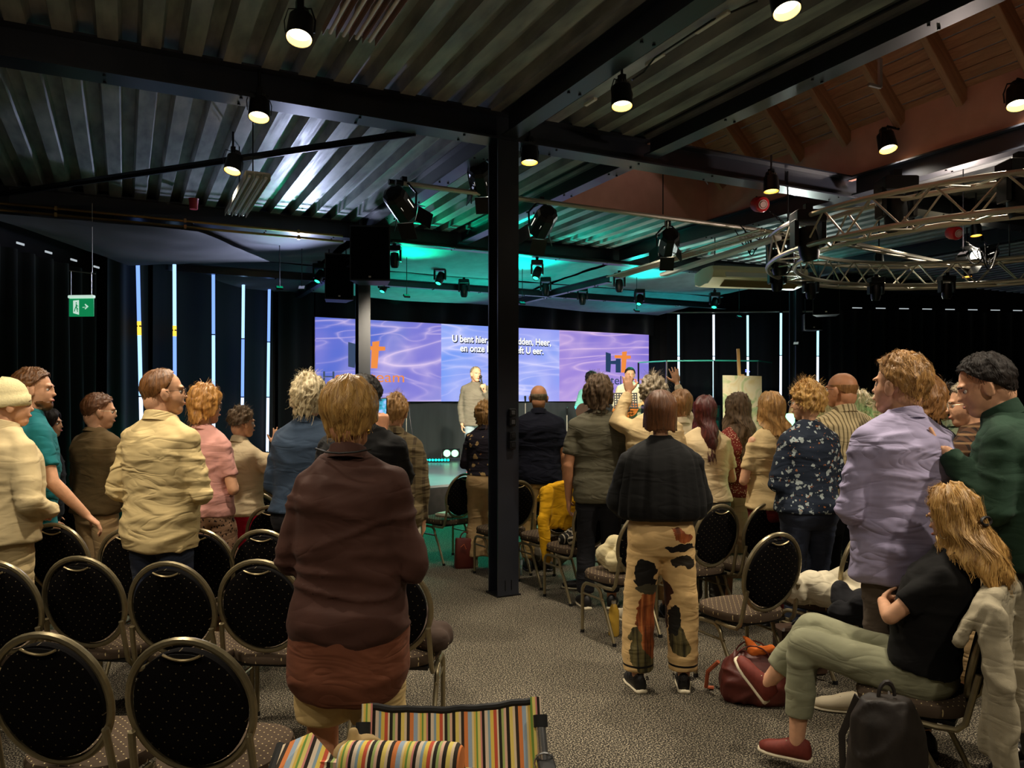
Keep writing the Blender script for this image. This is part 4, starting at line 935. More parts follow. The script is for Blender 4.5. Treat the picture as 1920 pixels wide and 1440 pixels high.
added_flood((3.4, -5.2, 3.55), (-.35, .25, .6), 'small added warm flood light under the ceiling to the right of the camera', 55, (1, .88, .66))  # added to lift the steel ceiling on this side
added_flood((-3.6, -6.2, 3.4), (.15, .6, .6), 'small added warm flood light under the ceiling behind the camera', 45, (1, .88, .72))  # another added flood, out of view, for the near ceiling
added_flood((8.22, 4.42, 2.75), (-.62, -.35, .55), 'small added pale flood light on the grey pillar aimed at the ceiling', 170, (.85, 1, .92))  # added to light the ceiling and the air conditioner
fresnel(at(1838, 480, 10.6), RT*-.75-FW*.25+np.array([0, 0, -.25]), 'black theatre spotlight flaring brightly behind the round truss at far right', 260, (1, .9, .7), emit('flare_glow', (1, .92, .72, 1), 25.0), hang=.2)
# ---- trusses
RC = cw(5.13, 8.12, 0); RR = 2.18
ringt = empty('round_truss', (RC[0], RC[1], 3.35), 0, 'large round aluminium lighting truss hanging at the right of the ceiling', 'truss')
a = np.linspace(0, 2*PI, 96, endpoint=False)
for r, z in ((RR-.145, -.145), (RR+.145, -.145), (RR-.145, .145), (RR+.145, .145)):
    m = MB(); m.tube(np.stack([r*np.cos(a), r*np.sin(a), np.full(96, z)], 1), .025, 8, closed=True); m.obj('chord', M_alu, ringt, True)
def brace(kind):
    m = MB(); da = 2*PI/56; f = lambda r, z, an: (r*math.cos(an), r*math.sin(an), z)
    A, B = {'in': ((RR-.145, -.145), (RR-.145, .145)), 'out': ((RR+.145, -.145), (RR+.145, .145)), 'bot': ((RR-.145, -.145), (RR+.145, -.145)), 'top': ((RR-.145, .145), (RR+.145, .145))}[kind]
    m.tube([f(*A, 0), f(*B, da)], .010, 6); return m.mesh('brace')
for kind in ('in', 'out', 'bot', 'top'):
    me = brace(kind); me.materials.append(M_alu)
    m2 = me.copy(); m2.transform(Matrix.Scale(-1, 4, (0, 1, 0))); m2.flip_normals()
    for i in range(28):
        for q, mm in ((0, me), (2*PI/28, m2)):
            o = bpy.data.objects.new('brace', mm); COL.objects.link(o); o.parent = ringt; o.rotation_euler = (0, 0, i*2*PI/28+q)
for i, an in enumerate((2.6, .5, -1.6, 4.2)):
    px_, py_ = RC[0]+RR*math.cos(an), RC[1]+RR*math.sin(an); m = MB(); m.tube([(RR*math.cos(an), RR*math.sin(an), .16), (RR*math.cos(an), RR*math.sin(an), .80)], .008, 6); m.obj('hanging_cable', M_blackm, ringt)
def ladder(p, q, w, label, name='straight_truss', r=.024, tri=True, step=.28, drop=.0):
    p = np.asarray(p); q = np.asarray(q); d = unit(q-p); L = np.linalg.norm(q-p); s = unit(np.cross(d, (0, 0, 1))); root = empty(name, p, 0, label, 'truss')
    offs = [np.zeros(3), s*w+np.array([0, 0, -drop])]
    for o_ in offs: m = MB(); m.tube([o_, o_+d*L], r, 8); m.obj('chord', M_alu, root, True)
    n = int(L/step)
    for i in range(n):
        a_ = offs[0]+d*step*i; b_ = offs[1]+d*step*(i+1); 
        if i % 2: a_, b_ = offs[1]+d*step*i, offs[0]+d*step*(i+1)
        m = MB(); m.tube([a_, b_], .008, 6); m.obj('brace', M_alu, root, True)
    for o_ in offs: m = MB(); m.cone(o_-d*.05, o_+d*.02, r*1.2, r*1.2, 8); m.obj('end_cap', M_blackm, root)
    return root
ladder((-.62, 1.18, 3.83), (5.0, 1.18, 3.83), .22, 'long straight aluminium ladder truss running right from above the pillar', drop=.06)
ladder(at(1570, 455, 9.0), at(1800, 503, 11.0), .2, 'short ladder truss seen inside the round truss', drop=.04)
for i, u in enumerate((0.3, 2.6, 4.6)):
    m = MB(); m.tube([(u, 1.12, 3.85), (u, 1.12, 4.18 if i == 0 or i == 2 else 4.6)], .007, 6); m.obj('hanging_cable', M_blackm, label='thin cable holding the straight truss, number %s along it' % ['one from the left', 'two, in the roof box', 'three at its right end'][i], cat='cable')
# clamps with looped cables on the truss
rg = np.random.RandomState(5)
for i, (px, py, Yc, w, lb) in enumerate(((1410, 430, 9.1, .5, 'tangled black cables beside the red hoist'), (1465, 470, 8.8, .35, 'black cable bundle at the left end of the round truss'), (870, 330, 7.7, .3, 'thin black cable looped over the truss left of the pillar'), (1250, 420, 9.2, .35, 'white cable loop below the straight truss'), (1840, 470, 9.2, .4, 'black cables hanging inside the round truss'))):
    m = MB(); c = at(px, py, Yc)
    for q in range(7 if i not in (2, 3) else 2):
        a0 = rg.uniform(-1, 1, 3)*[w/2, .12, .10]; a1 = rg.uniform(-1, 1, 3)*[w/2, .12, .10]; t = np.linspace(0, 1, 12)[:, None]; sag = np.array([0, 0, -rg.uniform(.08, .25)])
        m.tube(c+(a0*(1-t)+a1*t+sag*4*t*(1-t)), .007, 5)
    m.obj('cable_bundle', M_blackm if i != 3 else M_white, smooth=True, label=lb, cat='cables', kind=None)
def hoist(px, py, Yc, label, ztop, s=1.0):
    p = at(px, py, Yc); root = empty('chain_hoist', p, 0, label, 'hoist'); R = dirR(-FW*.9+RT*.1+np.array([0, 0, -.25])); red = plain('hoist_red', srgb(196, 34, 40), .35)
    m = MB(); m.lathe([(.02*s, -.11*s), (.075*s, -.10*s), (.085*s, -.06*s), (.088*s, .05*s), (.078*s, .075*s), (.02*s, .085*s)], R=R, n=24); m.obj('motor', red, root, True)
    m = MB(); m.lathe([(.036*s, .084*s), (.034*s, .092*s), (.01*s, .092*s)], R=R, n=20); m.obj('badge', plain('badge', srgb(230, 190, 180), .5), root)
    m = MB(); m.lathe([(.052*s, .0825*s), (.050*s, .0875*s), (.042*s, .0875*s), (.042*s, .0825*s)], R=R, n=24, cap=False); m.obj('badge_ring', plain('badge_ring', srgb(235, 215, 205), .5), root)
    for sx in (-1, 1): m = MB(); m.tube([(0, 0, .06), RT*.05*sx+np.array([0, 0, ztop-p[2]])], .022, 6, flat=.25); m.obj('sling', M_black, root)
    ch = MB(); e = unit(np.array([RC[0], RC[1], 3.5])-p); e = RT*.7+np.array([0, 0, -.55])
    for q in range(12):
        c = e*(.08+q*.03); aa = np.linspace(0, 2*PI, 8, endpoint=False); x = unit(e); y = unit(np.cross(x, FW if q % 2 else (0, 0, 1))); ch.tube(c+np.outer(np.cos(aa)*.02, x)+np.outer(np.sin(aa)*.012, y), .004, 4, closed=True)
    ch.obj('chain', M_blackm, root)
hoist(1425, 383, 8.6, 'red chain hoist with a round badge hanging below the main beam', ZB)
hoist(1790, 437, 9.3, 'smaller dark red chain hoist above the right part of the round truss', 4.1, .9)

# ---- cable tray, strip lights, ceiling details
A, B = at(1440, 432, 8.2), at(1150, 520, 11.35); tr = empty('cable_tray', A, 0, 'perforated teal-lit cable tray running under the ceiling towards the stage', 'cable tray'); d = B-A; L = np.linalg.norm(d); d = unit(d); s = unit(np.cross(d, (0, 0, 1)))
for sx in (-1, 1):
    m = MB(); m.tube([s*sx*.11, s*sx*.11+d*L], .012, 4); m.obj('side_rail', M_alu, tr)
m = MB()
for i in range(int(L/.05)): m.tube([s*.11+d*i*.05, -s*.11+d*i*.05], .005, 4)
m.obj('rungs', M_alu, tr, kind='stuff')
A, B = at(1458, 456, 8.4), at(1243, 507, 10.9); d = B-A; L = np.linalg.norm(d)
m = MB(); m.box((A+B)/2, (.11, L, .05), R=rotm('Z', math.atan2(d[1], d[0])-PI/2), bev=.01); m.obj('strip_light', M_white, label='white unlit strip light next to the cable tray', cat='strip light')
def tubes_fixture(p, n, w, L, label, hang, bare=False):
    root = empty('strip_light', p, 0, label, 'strip light'); m = MB(); m.box((0, 0, .03), (w, L, .012)); 
    for i in range(n+1): m.box(((i-n/2)*w/n, 0, .0), (.004, L, .05))
    m.obj('reflector', M_white if not bare else plain('reflector_grey', srgb(150, 120, 110), .4), root)
    for i in range(n): m = MB(); m.cone(((i-(n-1)/2)*w/n, -L/2+.02, -.005), ((i-(n-1)/2)*w/n, L/2-.02, -.005), .013, .013, 10); m.obj('tube', plain('unlit_tube', srgb(240, 238, 228), .25), root, True)
    m = MB()
    for sy in (-.3, .3): m.tube([(0, sy*L, .04), (0, sy*L, hang)], .006, 5)
    m.obj('suspension', M_blackm, root); return root
c = (at(490, 328, 6.44)+at(437, 403, 7.9))/2; tubes_fixture(c, 3, .20, 1.5, 'white three-tube strip light hanging under the ceiling at left', 4.18-c[2])
c = at(655, 70, 4.94)-np.array([0, .75, 0]); tubes_fixture(c, 4, .34, 1.5, 'unlit four-tube strip light at the top edge of the picture', 4.18-c[2], True)
m = MB(); m.lathe([(.045, -.06), (.055, .06), (.060, .065)], n=20); m.obj('bucket', plain('bucket_red', srgb(170, 34, 46), .5), smooth=True, loc=at(363, 383, 9.2), label='small red cup-shaped fire sounder under the ceiling at left', cat='alarm')
m = MB(); P_ = at(1415, 2, 4.6)
for i, (x, y, w) in enumerate(((1335, 38, .16), (1228, 108, .10), (1107, 188, .08))):
    z = 4.165; Yc = (z-1.7)*F/(750-y); m = MB(); m.box(cw((x-960)*Yc/F, Yc, z-.012), (.035, w*2, .025), bev=.005); m.obj('junction_box', M_white, label='small white cable box on the steel ceiling, %s' % ('nearest the top edge', 'between the other two', 'nearest the pillar')[i], cat='junction box', group='cable boxes on the steel ceiling')
m = MB()
def ceilpt(x, y, z=4.15): Yc = (z-1.7)*F/(750-y); return cw((x-960)*Yc/F, Yc, z)
m.tube([ceilpt(1420, 2), ceilpt(1335, 38), ceilpt(1228, 108), ceilpt(1207, 135, 4.12), ceilpt(1185, 150, 4.05)], .007, 5); m.obj('ceiling_cable', M_blackm, smooth=True, label='thin cable across the steel ceiling to the lone spotlight', cat='cable')
r = empty('ceiling_speaker', (2.35, .9, 4.42), 0, 'black round fan housing hanging inside the salmon roof box', 'ventilator'); m = MB(); m.lathe([(.02, -.03), (.19, -.03), (.20, 0), (.20, .06), (.16, .08)], n=28); m.obj('ring', M_black, r, True); m = MB(); m.box((-.30, 0, .05), (.34, .28, .14), bev=.01); m.obj('housing', M_black, r); m = MB(); m.tube([(0, 0, .08), (0, 0, .95)], .012, 6); m.obj('rod', M_blackm, r)
r = empty('hook_hanger', at(1645, 110, 5.8), 0, 'bent grey metal bracket hanging in the wooden roof light', 'bracket'); m = MB(); m.tube([(0, 0, 1.35), (0, 0, .0)], .006, 5); m.obj('rod', M_blackm, r); m = MB(); m.box((0.03, 0, -.10), (.03, .02, .22)); m.box((-.03, 0, -.21), (.13, .02, .02)); m.obj('bracket', plain('grey_metal', srgb(120, 116, 110), .4, .5), r)

# air conditioner
r = empty('air_conditioner', at(1408, 522, 11.8), 0, 'cream ceiling air conditioner with open louvre beside the round truss', 'air conditioner'); r.rotation_euler = (0, 0, RAD(-14))
cr = plain('cream_plastic', srgb(226, 216, 176), .4)
m = MB(); rs = []
for x, q in ((-.80, .7), (-.78, .92), (-.70, 1), (.70, 1), (.78, .92), (.80, .7)):
    rs.append(np.array([(x, y*q, z) for y, z in ((-.34, .05), (-.30, -.05), (-.15, -.12), (.15, -.14), (.32, -.10), (.34, .08), (.0, .12), (-.30, .12))]))
m.rings(rs); m.obj('casing', cr, r, True)
m = MB()
for i in range(6): m.box((.05, -.24+.025*i, -.088-.012*i), (1.25, .008, .02), R=rotm('X', .6))
m.obj('louvre', plain('louvre_brown', srgb(120, 100, 60), .5), r)
m = MB(); m.box((.05, -.34, -.01), (1.3, .02, .09), R=rotm('X', -.5), bev=.005); m.obj('flap', M_white, r)
m = MB(); [m.tube([(sx*.6, 0, .1), (sx*.6, 0, .72)], .008, 5) for sx in (-1, 1)]; m.obj('hanging_rod', M_blackm, r)

# loudspeakers
def loudspeaker(c, sz, rz, label, ztop, tilt=0):
    r = empty('loudspeaker', c, rz, label, 'loudspeaker'); r.rotation_euler = (tilt, 0, rz); x, y, z = sz
    m = MB(); m.rings([np.array([(-x/2, -y/2, zz), (x/2, -y/2, zz), (x/2*.72, y/2, zz), (-x/2*.72, y/2, zz)]) for zz in (-z/2, z/2)]); m.obj('cabinet', M_black, r)
    m = MB(); m.box((0, -y/2-.008, 0), (x*.94, .012, z*.94), bev=.004); m.obj('grille', plain('grille', srgb(8, 8, 8), .9, 0, .05), r)
    m = MB(); m.box((0, -y/2-.016, -z/2+.05), (.03, .006, .02)); m.obj('badge', M_alu, r)
    m = MB(); [m.tube([(sx*x*.3, 0, z/2), (sx*x*.3, 0, z/2+ztop)], .008, 5) for sx in (-1, 1)]; m.obj('rigging', M_blackm, r)
loudspeaker(at(697, 480, 10.25), (.52, .42, .72), ht(-4), 'large black loudspeaker hanging in front of the pale-edged pillar', .12)
loudspeaker(at(633, 522, 11.6), (.42, .38, .68), ht(-20), 'black loudspeaker hanging lower, left of the large one', .4)
loudspeaker(at(1549, 562, 13.6), (.44, .36, .56), ht(22), 'black loudspeaker hanging beneath the round truss at right', .5)
loudspeaker(at(1520, 605, 14.4), (.34, .3, .30), ht(0), 'small black box fixed to the grey pillar above the rightmost tube', .3)

# exit sign
r = empty('exit_sign', at(153, 575, 9.0), ht(5), 'green emergency exit sign with running figure and arrow hanging from two rods', 'exit sign')
eg = emit('exit_green', srgb(16, 130, 78), .9, srgb(16, 130, 78)); ew = emit('exit_white', srgb(210, 240, 225), .8, (1, 1, 1, 1))
m = MB(); m.box((0, 0, -.01), (.30, .02, .21), bev=.004); m.obj('panel', eg, r)
m = MB(); m.box((0, 0, .115), (.31, .05, .035), bev=.006); m.obj('lamp_housing', ew, r)
def flat(pts, mat, nm, y=-.0135):
    m = MB(); n = len(pts); m.add([(p[0], y, p[1]) for p in pts]+[(p[0], y+.003, p[1]) for p in pts], [tuple(range(n)), tuple(range(n, 2*n))[::-1]]+[(i, n+i, n+(i+1) % n, (i+1) % n) for i in range(n)]); return m.obj(nm, mat, r)
flat([(-.095, -.075), (-.025, -.095), (-.025, .075), (-.095, .07)], ew, 'door_symbol')
for pts in ([(-.062, .03), (-.05, .03), (-.045, -.01), (-.06, -.012)], [(-.055, .0), (-.03, -.03), (-.036, -.036), (-.062, -.008)], [(-.058, -.005), (-.075, -.06), (-.084, -.056), (-.066, 0)], [(-.05, -.008), (-.034, -.06), (-.042, -.065), (-.058, -.01)], [(-.052, .025), (-.03, .005), (-.034, -.001), (-.056, .018)], [(-.062, .036), (-.050, .036), (-.050, .05), (-.062, .05)]): flat(pts, eg, 'running_figure', -.0165)
flat([(.02, -.006), (.07, -.006), (.045, .025), (.055, .03), (.092, -.0), (.055, -.032), (.045, -.026), (.07, -.008+.0), (.02, -.014)], ew, 'arrow')
m = MB(); m.tube([(-.13, 0, .13), (-.13, 0, .42)], .004, 5); m.tube([(.12, 0, .13), (.12, 0, .40)], .006, 5); m.tube([(-.15, 0, .42), (.17, 0, .38)], .006, 5); m.tube([(.13, 0, .39), (.13, 0, 1.2)], .004, 5); m.obj('hanging_bracket', M_alu, r)

# ---- things on the stage
STG = .49
# floor blinder and LED bar
r = empty('floor_light', at(846, 853, 15.3)*[1, 1, 0]+np.array([0, 0, STG]), ht(0), 'twin green floor light on a stand at the back of the stage', 'stage light')
m = MB(); m.box((0, 0, .16), (.34, .12, .17), bev=.01); m.obj('housing', M_blackm, r)
for sx in (-1, 1):
    m = MB(); m.lathe([(0, 0), (.07, 0), (.07, .01)], c=(sx*.078, -.066, .16), R=rotm('X', PI/2), n=20); m.obj('lens', emit('pale_green', (.35, 1, .5, 1), 2.5), r)
m = MB(); [m.tube([(sx*.18, 0, .16), (sx*.19, -.04, .0)], .012, 6) for sx in (-1, 1)]; m.obj('stand', M_blackm, r)
spot(r, FW*-.3+np.array([0, 0, 1.0]), 420, (0, 1, .6), 72, .8, .06, .3)
r = empty('led_bar', at(806, 852, 15.0)*[1, 1, 0]+np.array([0, 0, STG]), ht(0), 'glowing teal led bar lying on the stage left of the green floor light', 'stage light')
m = MB(); m.box((0, 0, .05), (.8, .07, .07), bev=.005); m.obj('housing', M_blackm, r)
m = MB(); [m.ell((-.36+.06*i, -.04, .05), (.024, .01, .024), nu=10, nv=6) for i in range(13)]; m.obj('led', emit('teal_led', (.0, 1, .75, 1), 3), r)
for i, (px, py, Yc, col) in enumerate(((905, 905, 13.6, (0, .95, .72)), (1055, 880, 14.6, (0, 1, .75)), (1250, 880, 16.5, (0, .95, .9)), (640, 900, 13.2, (0, .9, .8)), (560, 900, 13.2, (.1, .5, 1)))):
    p = cw((px-960)*Yc/F, Yc, STG); r = empty('floor_light', p, HEAD, 'small black added uplight on the stage floor, %s' % ('behind the man with the microphone', 'behind the bald man in navy', 'inside the drum booth', 'at the left of the stage', 'furthest left on the stage')[i], 'stage light', 'added uplights on the stage floor')
    m = MB(); m.lathe([(.06, 0), (.075, .01), (.08, .12), (.072, .12), (.06, .09)], n=18, cap=False); m.obj('housing', M_blackm, r, True); m = MB(); m.lathe([(0, .092), (.066, .092)], n=18, cap=False); m.obj('lens', emit('teal_led', (.0, 1, .75, 1), 3), r)
    spot(r, (0, -.15, 1), [460, 440, 330, 24, 6][i], col, 70, .9, .07, .13)  # uplights added to light the cloth sails from below
r = empty('floor_light', cw(3.3, 13.7, STG), HEAD, 'added pale uplight on the stage in front of the glass booth', 'stage light', 'added uplights on the stage floor')
m = MB(); m.lathe([(.06, 0), (.075, .01), (.08, .12), (.072, .12), (.06, .09)], n=18, cap=False); m.obj('housing', M_blackm, r, True); m = MB(); m.lathe([(0, .092), (.066, .092)], n=18, cap=False); m.obj('lens', emit('pale_led', (1, .95, .8, 1), .5), r)
spot(r, -FW*.45+np.array([0, 0, 1.0]), 300, (1, .95, .75), 46, .8, .07, .13)  # uplight added to brighten the underside of the air conditioner
def micstand(px, Yc, h, label, boom=True):
    r = empty('microphone_stand', cw((px-960)*Yc/F, Yc, STG), ht(10), label, 'microphone stand'); m = MB(); m.tube([(0, 0, .05), (0, 0, h)], .010, 8); m.obj('pole', M_alu, r, True)
    for q in range(3): m = MB(); an = q*2*PI/3+.4; m.tube([(0, 0, .12), (.28*math.cos(an), .28*math.sin(an), .01)], .009, 6); m.obj('leg', M_blackm, r)
    if boom: m = MB(); m.tube([(-.15, 0, h-.06), (.05, 0, h+.02), (.10, -.05, h-.3), (.16, -.05, h-.6)], .007, 6); m.obj('boom', M_blackm, r, True)
    m = MB(); m.cap((0, 0, h+.02), (0, -.02, h+.12), .014, .022, 10); m.obj('microphone', M_blackm, r, True)
micstand(762, 14.0, 1.05, 'microphone stand on the stage left of the speaking man'); micstand(1063, 13.2, .95, 'chrome stand on the stage right of the bald man in navy', False); micstand(985, 14.8, 1.15, 'stand with pale cloth on the stage behind the pillar', False)
# music stand
r = empty('music_stand', cw((1174-960)*12.9/F, 12.9, STG), ht(0), 'black perforated music stand in front of the guitarist', 'music stand'); m = MB(); m.tube([(0, 0, .05), (0, 0, 1.12)], .012, 8); m.obj('pole', M_blackm, r, True)
for q in range(3): m = MB(); an = q*2*PI/3; m.tube([(0, 0, .15), (.25*math.cos(an), .25*math.sin(an), .01)], .009, 6); m.obj('leg', M_blackm, r)
m = MB(); Rm = rotm('X', -.35)
for i in range(10): m.box(Rm @ np.array([-.19+i*.042, 0, .15])+np.array([0, 0, 1.06]), (.020, .006, .27), R=Rm)
for i in range(7): m.box(Rm @ np.array([0, 0, .02+i*.043])+np.array([0, 0, 1.06]), (.40, .006, .020), R=Rm)
m.box(Rm @ np.array([0, -.02, .01])+np.array([0, 0, 1.06]), (.41, .05, .008), R=Rm); m.obj('desk', M_black, r)
# easel with painting
t = NT('painting'); v = t.obj(); f = t.noise(v, 3.2, 5, 1.5); t.set(col=t.ramp(f, [(.3, srgb(226, 206, 150)), (.46, srgb(236, 226, 190)), (.56, srgb(196, 206, 150)), (.68, srgb(150, 190, 150))]), rough=.7); t.bump(f, .5, .01); M_paint = t.m
r = empty('easel', cw((1390-960)*13.4/F, 13.4, STG), ht(-8), 'wooden easel with a tall mast on the stage', 'easel'); pine = wood('pine', srgb(190, 140, 80), srgb(220, 176, 112), 2, .5, False)
m = MB(); m.box((0, .02, 1.05), (.05, .03, 2.1), R=rotm('X', -.0)@rotm('Y', -.05)); m.obj('mast', pine, r)
for sx in (-1, 1): m = MB(); m.tube([(sx*.08, .0, 1.25), (sx*.40, -.15, .01)], .018, 4); m.obj('leg', pine, r)
m = MB(); m.tube([(0, .05, 1.3), (0, .55, .01)], .018, 4); m.obj('leg', pine, r)
m = MB(); m.box((0, -.05, .62), (.62, .06, .03)); m.obj('shelf', pine, r); m = MB(); m.box((0, -.02, 1.63), (.07, .07, .05), bev=.006); m.obj('clamp', pine, r)
m = MB(); m.box((0, 0, 0), (.70, .025, .98), R=rotm('X', -.06)); m.obj('painting', M_paint, loc=tuple(cw((1392-960)*13.3/F, 13.3, STG+1.14)), rot=(0, RAD(1), ht(-8)), label='pale yellow and green abstract painting standing on the easel', cat='painting')
m = MB(); [m.ell((.07+.03*(i % 3), -.03, 1.70+.03*(i//3)), (.010, .010, .010), nu=8, nv=6) for i in range(5)]; m.obj('fairy_lights', emit('blue_led', (.1, .12, 1, 1), 6), r)
# drum booth
tg = NT('booth_glass'); tg.set(col=(.85, .98, 1, 1), rough=.02, trans=1.0, ior=1.1, spec=.5); tg.m
ter = emit('glass_edge', (.05, .75, .62, 1), .35, (.2, .9, .8, 1))
ter = plain('glass_edge_teal', srgb(70, 190, 175), .15, 0, .9)  # edge strips in one even teal
r = empty('drum_booth', cw(3.6, 15.6, STG), HEAD, 'clear glass screen booth around the drums with teal edges', 'glass booth')
pts = [(-1.0, .3), (-.55, -.35), (.35, -.5), (1.25, -.35), (1.75, .35)]
for i in range(4):
    a_, b_ = np.array([*pts[i], 0]), np.array([*pts[i+1], 0]); d = unit(b_-a_); L = np.linalg.norm(b_-a_); Rz = rotm('Z', math.atan2(d[1], d[0]))
    m = MB(); m.box((a_+b_)/2+[0, 0, .99], (L-.03, .012, 1.96), R=Rz); g = m.obj('glass_panel', tg.m, r)
    m = MB(); m.box((a_+b_)/2+[0, 0, 1.98], (L-.02, .03, .025), R=Rz); m.obj('edge_strip', ter, g)
    m = MB(); m.box(a_+[0, 0, .99], (.025, .025, 1.98), R=Rz); m.obj('post', M_blackm, r)
r = empty('amplifier', cw(4.05, 16.0, STG), ht(0), 'dark rack cabinet with teal front inside the glass booth', 'rack'); m = MB(); m.box((0, 0, .55), (.42, .4, 1.1), bev=.01); m.obj('cabinet', plain('rack_grey', srgb(58, 66, 72), .5), r)
m = MB(); [m.box((.03, -.206, .2+.25*i), (.28, .01, .18)) for i in range(4)]; m.obj('front_plate', plain('teal_lit_plate', srgb(50, 120, 110), .4), r)  # teal stage light on the rack is put into the plate colour
r = empty('drum_kit', cw(3.3, 16.1, STG), 0, 'dark drum kit hardly visible inside the glass booth', 'drum kit')
for nm, c, rr, h, R in (('bass_drum', (0, 0, .28), .27, .4, rotm('X', PI/2)), ('floor_tom', (.5, .1, .3), .2, .36, None), ('tom', (-.15, -.1, .72), .15, .2, rotm('X', .3)), ('tom', (.18, -.1, .72), .15, .2, rotm('X', .3))):
    m = MB(); m.lathe([(rr*.97, -h/2), (rr, -h/2), (rr, h/2), (rr*.97, h/2)], c=c, R=R, n=24); m.obj(nm, plain('drum_blue', srgb(30, 40, 70), .25), r, True)
for c in ((-.6, 0, 1.05), (.7, 0, 1.15)): 
    m = MB(); m.lathe([(.0, .02), (.06, .015), (.2, 0)], c=c, R=rotm('X', .15), n=24, cap=False); cy = m.obj('cymbal', M_brass, r, True); m = MB(); m.tube([(c[0], c[1], 0), c], .01, 6); m.obj('cymbal_stand', M_blackm, r)
# low glow lamps in booth
# ---- planter
r = empty('planter', cw((508-960)*10.0/F, 10.0, 0), ht(6), 'wooden planter box with leafy plants at the left foot of the stage', 'planter')
for i in range(5): m = MB(); m.box((-.24+.12*i, -.22, .42), (.115, .02, .82), bev=.004); m.obj('board', M_ply, r)
for sx in (-1, 1): m = MB(); m.box((sx*.30, 0, .42), (.02, .44, .82), bev=.004); m.obj('board', M_ply, r)
m = MB(); m.box((0, 0, .76), (.56, .42, .04)); m.obj('soil', plain('soil', srgb(40, 28, 20), .9), r)
m = MB(); rg = np.random.RandomState(11)
for i in range(150):
    an = rg.uniform(0, 2*PI); el = rg.uniform(.2, 1.3); L = rg.uniform(.12, .42); b = np.array([rg.uniform(-.2, .2), rg.uniform(-.15, .15), .77]); dd = np.array([math.cos(an)*math.cos(el), math.sin(an)*math.cos(el), math.sin(el)]); sd = unit(np.cross(dd, (0, 0, 1)))*rg.uniform(.012, .03)
    t1 = b+dd*L*.6; t2 = b+dd*L+np.array([0, 0, -.08*L/.3]); m.add([b, t1-sd, t2, t1+sd], [(0, 1, 2), (0, 2, 3)])
m.obj('foliage', plain('leaf_green', srgb(60, 84, 44), .55, 0, .4, .3, 12), r, kind='stuff', fix=False)
# ================================================================= CHAIRS
def dots(name, base, axes, sc=28, thr=.085, dot=srgb(196, 176, 130)):
    t = NT(name); sx = t.n('SeparateXYZ'); t.l(t.obj(rot=(0, 0, 0)), sx.inputs[0]); cb = t.n('CombineXYZ'); t.l(sx.outputs[0], cb.inputs[0]); t.l(sx.outputs[axes], cb.inputs[1])
    mp = t.n('Mapping'); mp.inputs['Rotation'].default_value = (0, 0, RAD(38)); t.l(cb.outputs[0], mp.inputs['Vector'])
    vo = t.n('TexVoronoi'); vo.inputs['Scale'].default_value = sc; vo.inputs['Randomness'].default_value = .12; vo.voronoi_dimensions = '2D'; t.l(mp.outputs[0], vo.inputs['Vector'])
    n = t.noise(t.obj(), 300, 2); t.set(col=t.mix(t.math('LESS_THAN', vo.outputs['Distance'], thr), base, dot), rough=.9, spec=.06); t.bump(n, .25, .003); return t.m
M_seat = dots('seat_fabric', srgb(76, 64, 53), 1, 38, .10); M_pad = dots('back_fabric', srgb(13, 11, 11), 2, 30, .07, srgb(110, 98, 76))
M_frame = plain('chair_frame', srgb(150, 138, 108), .33, .75, .5, .08, 40)
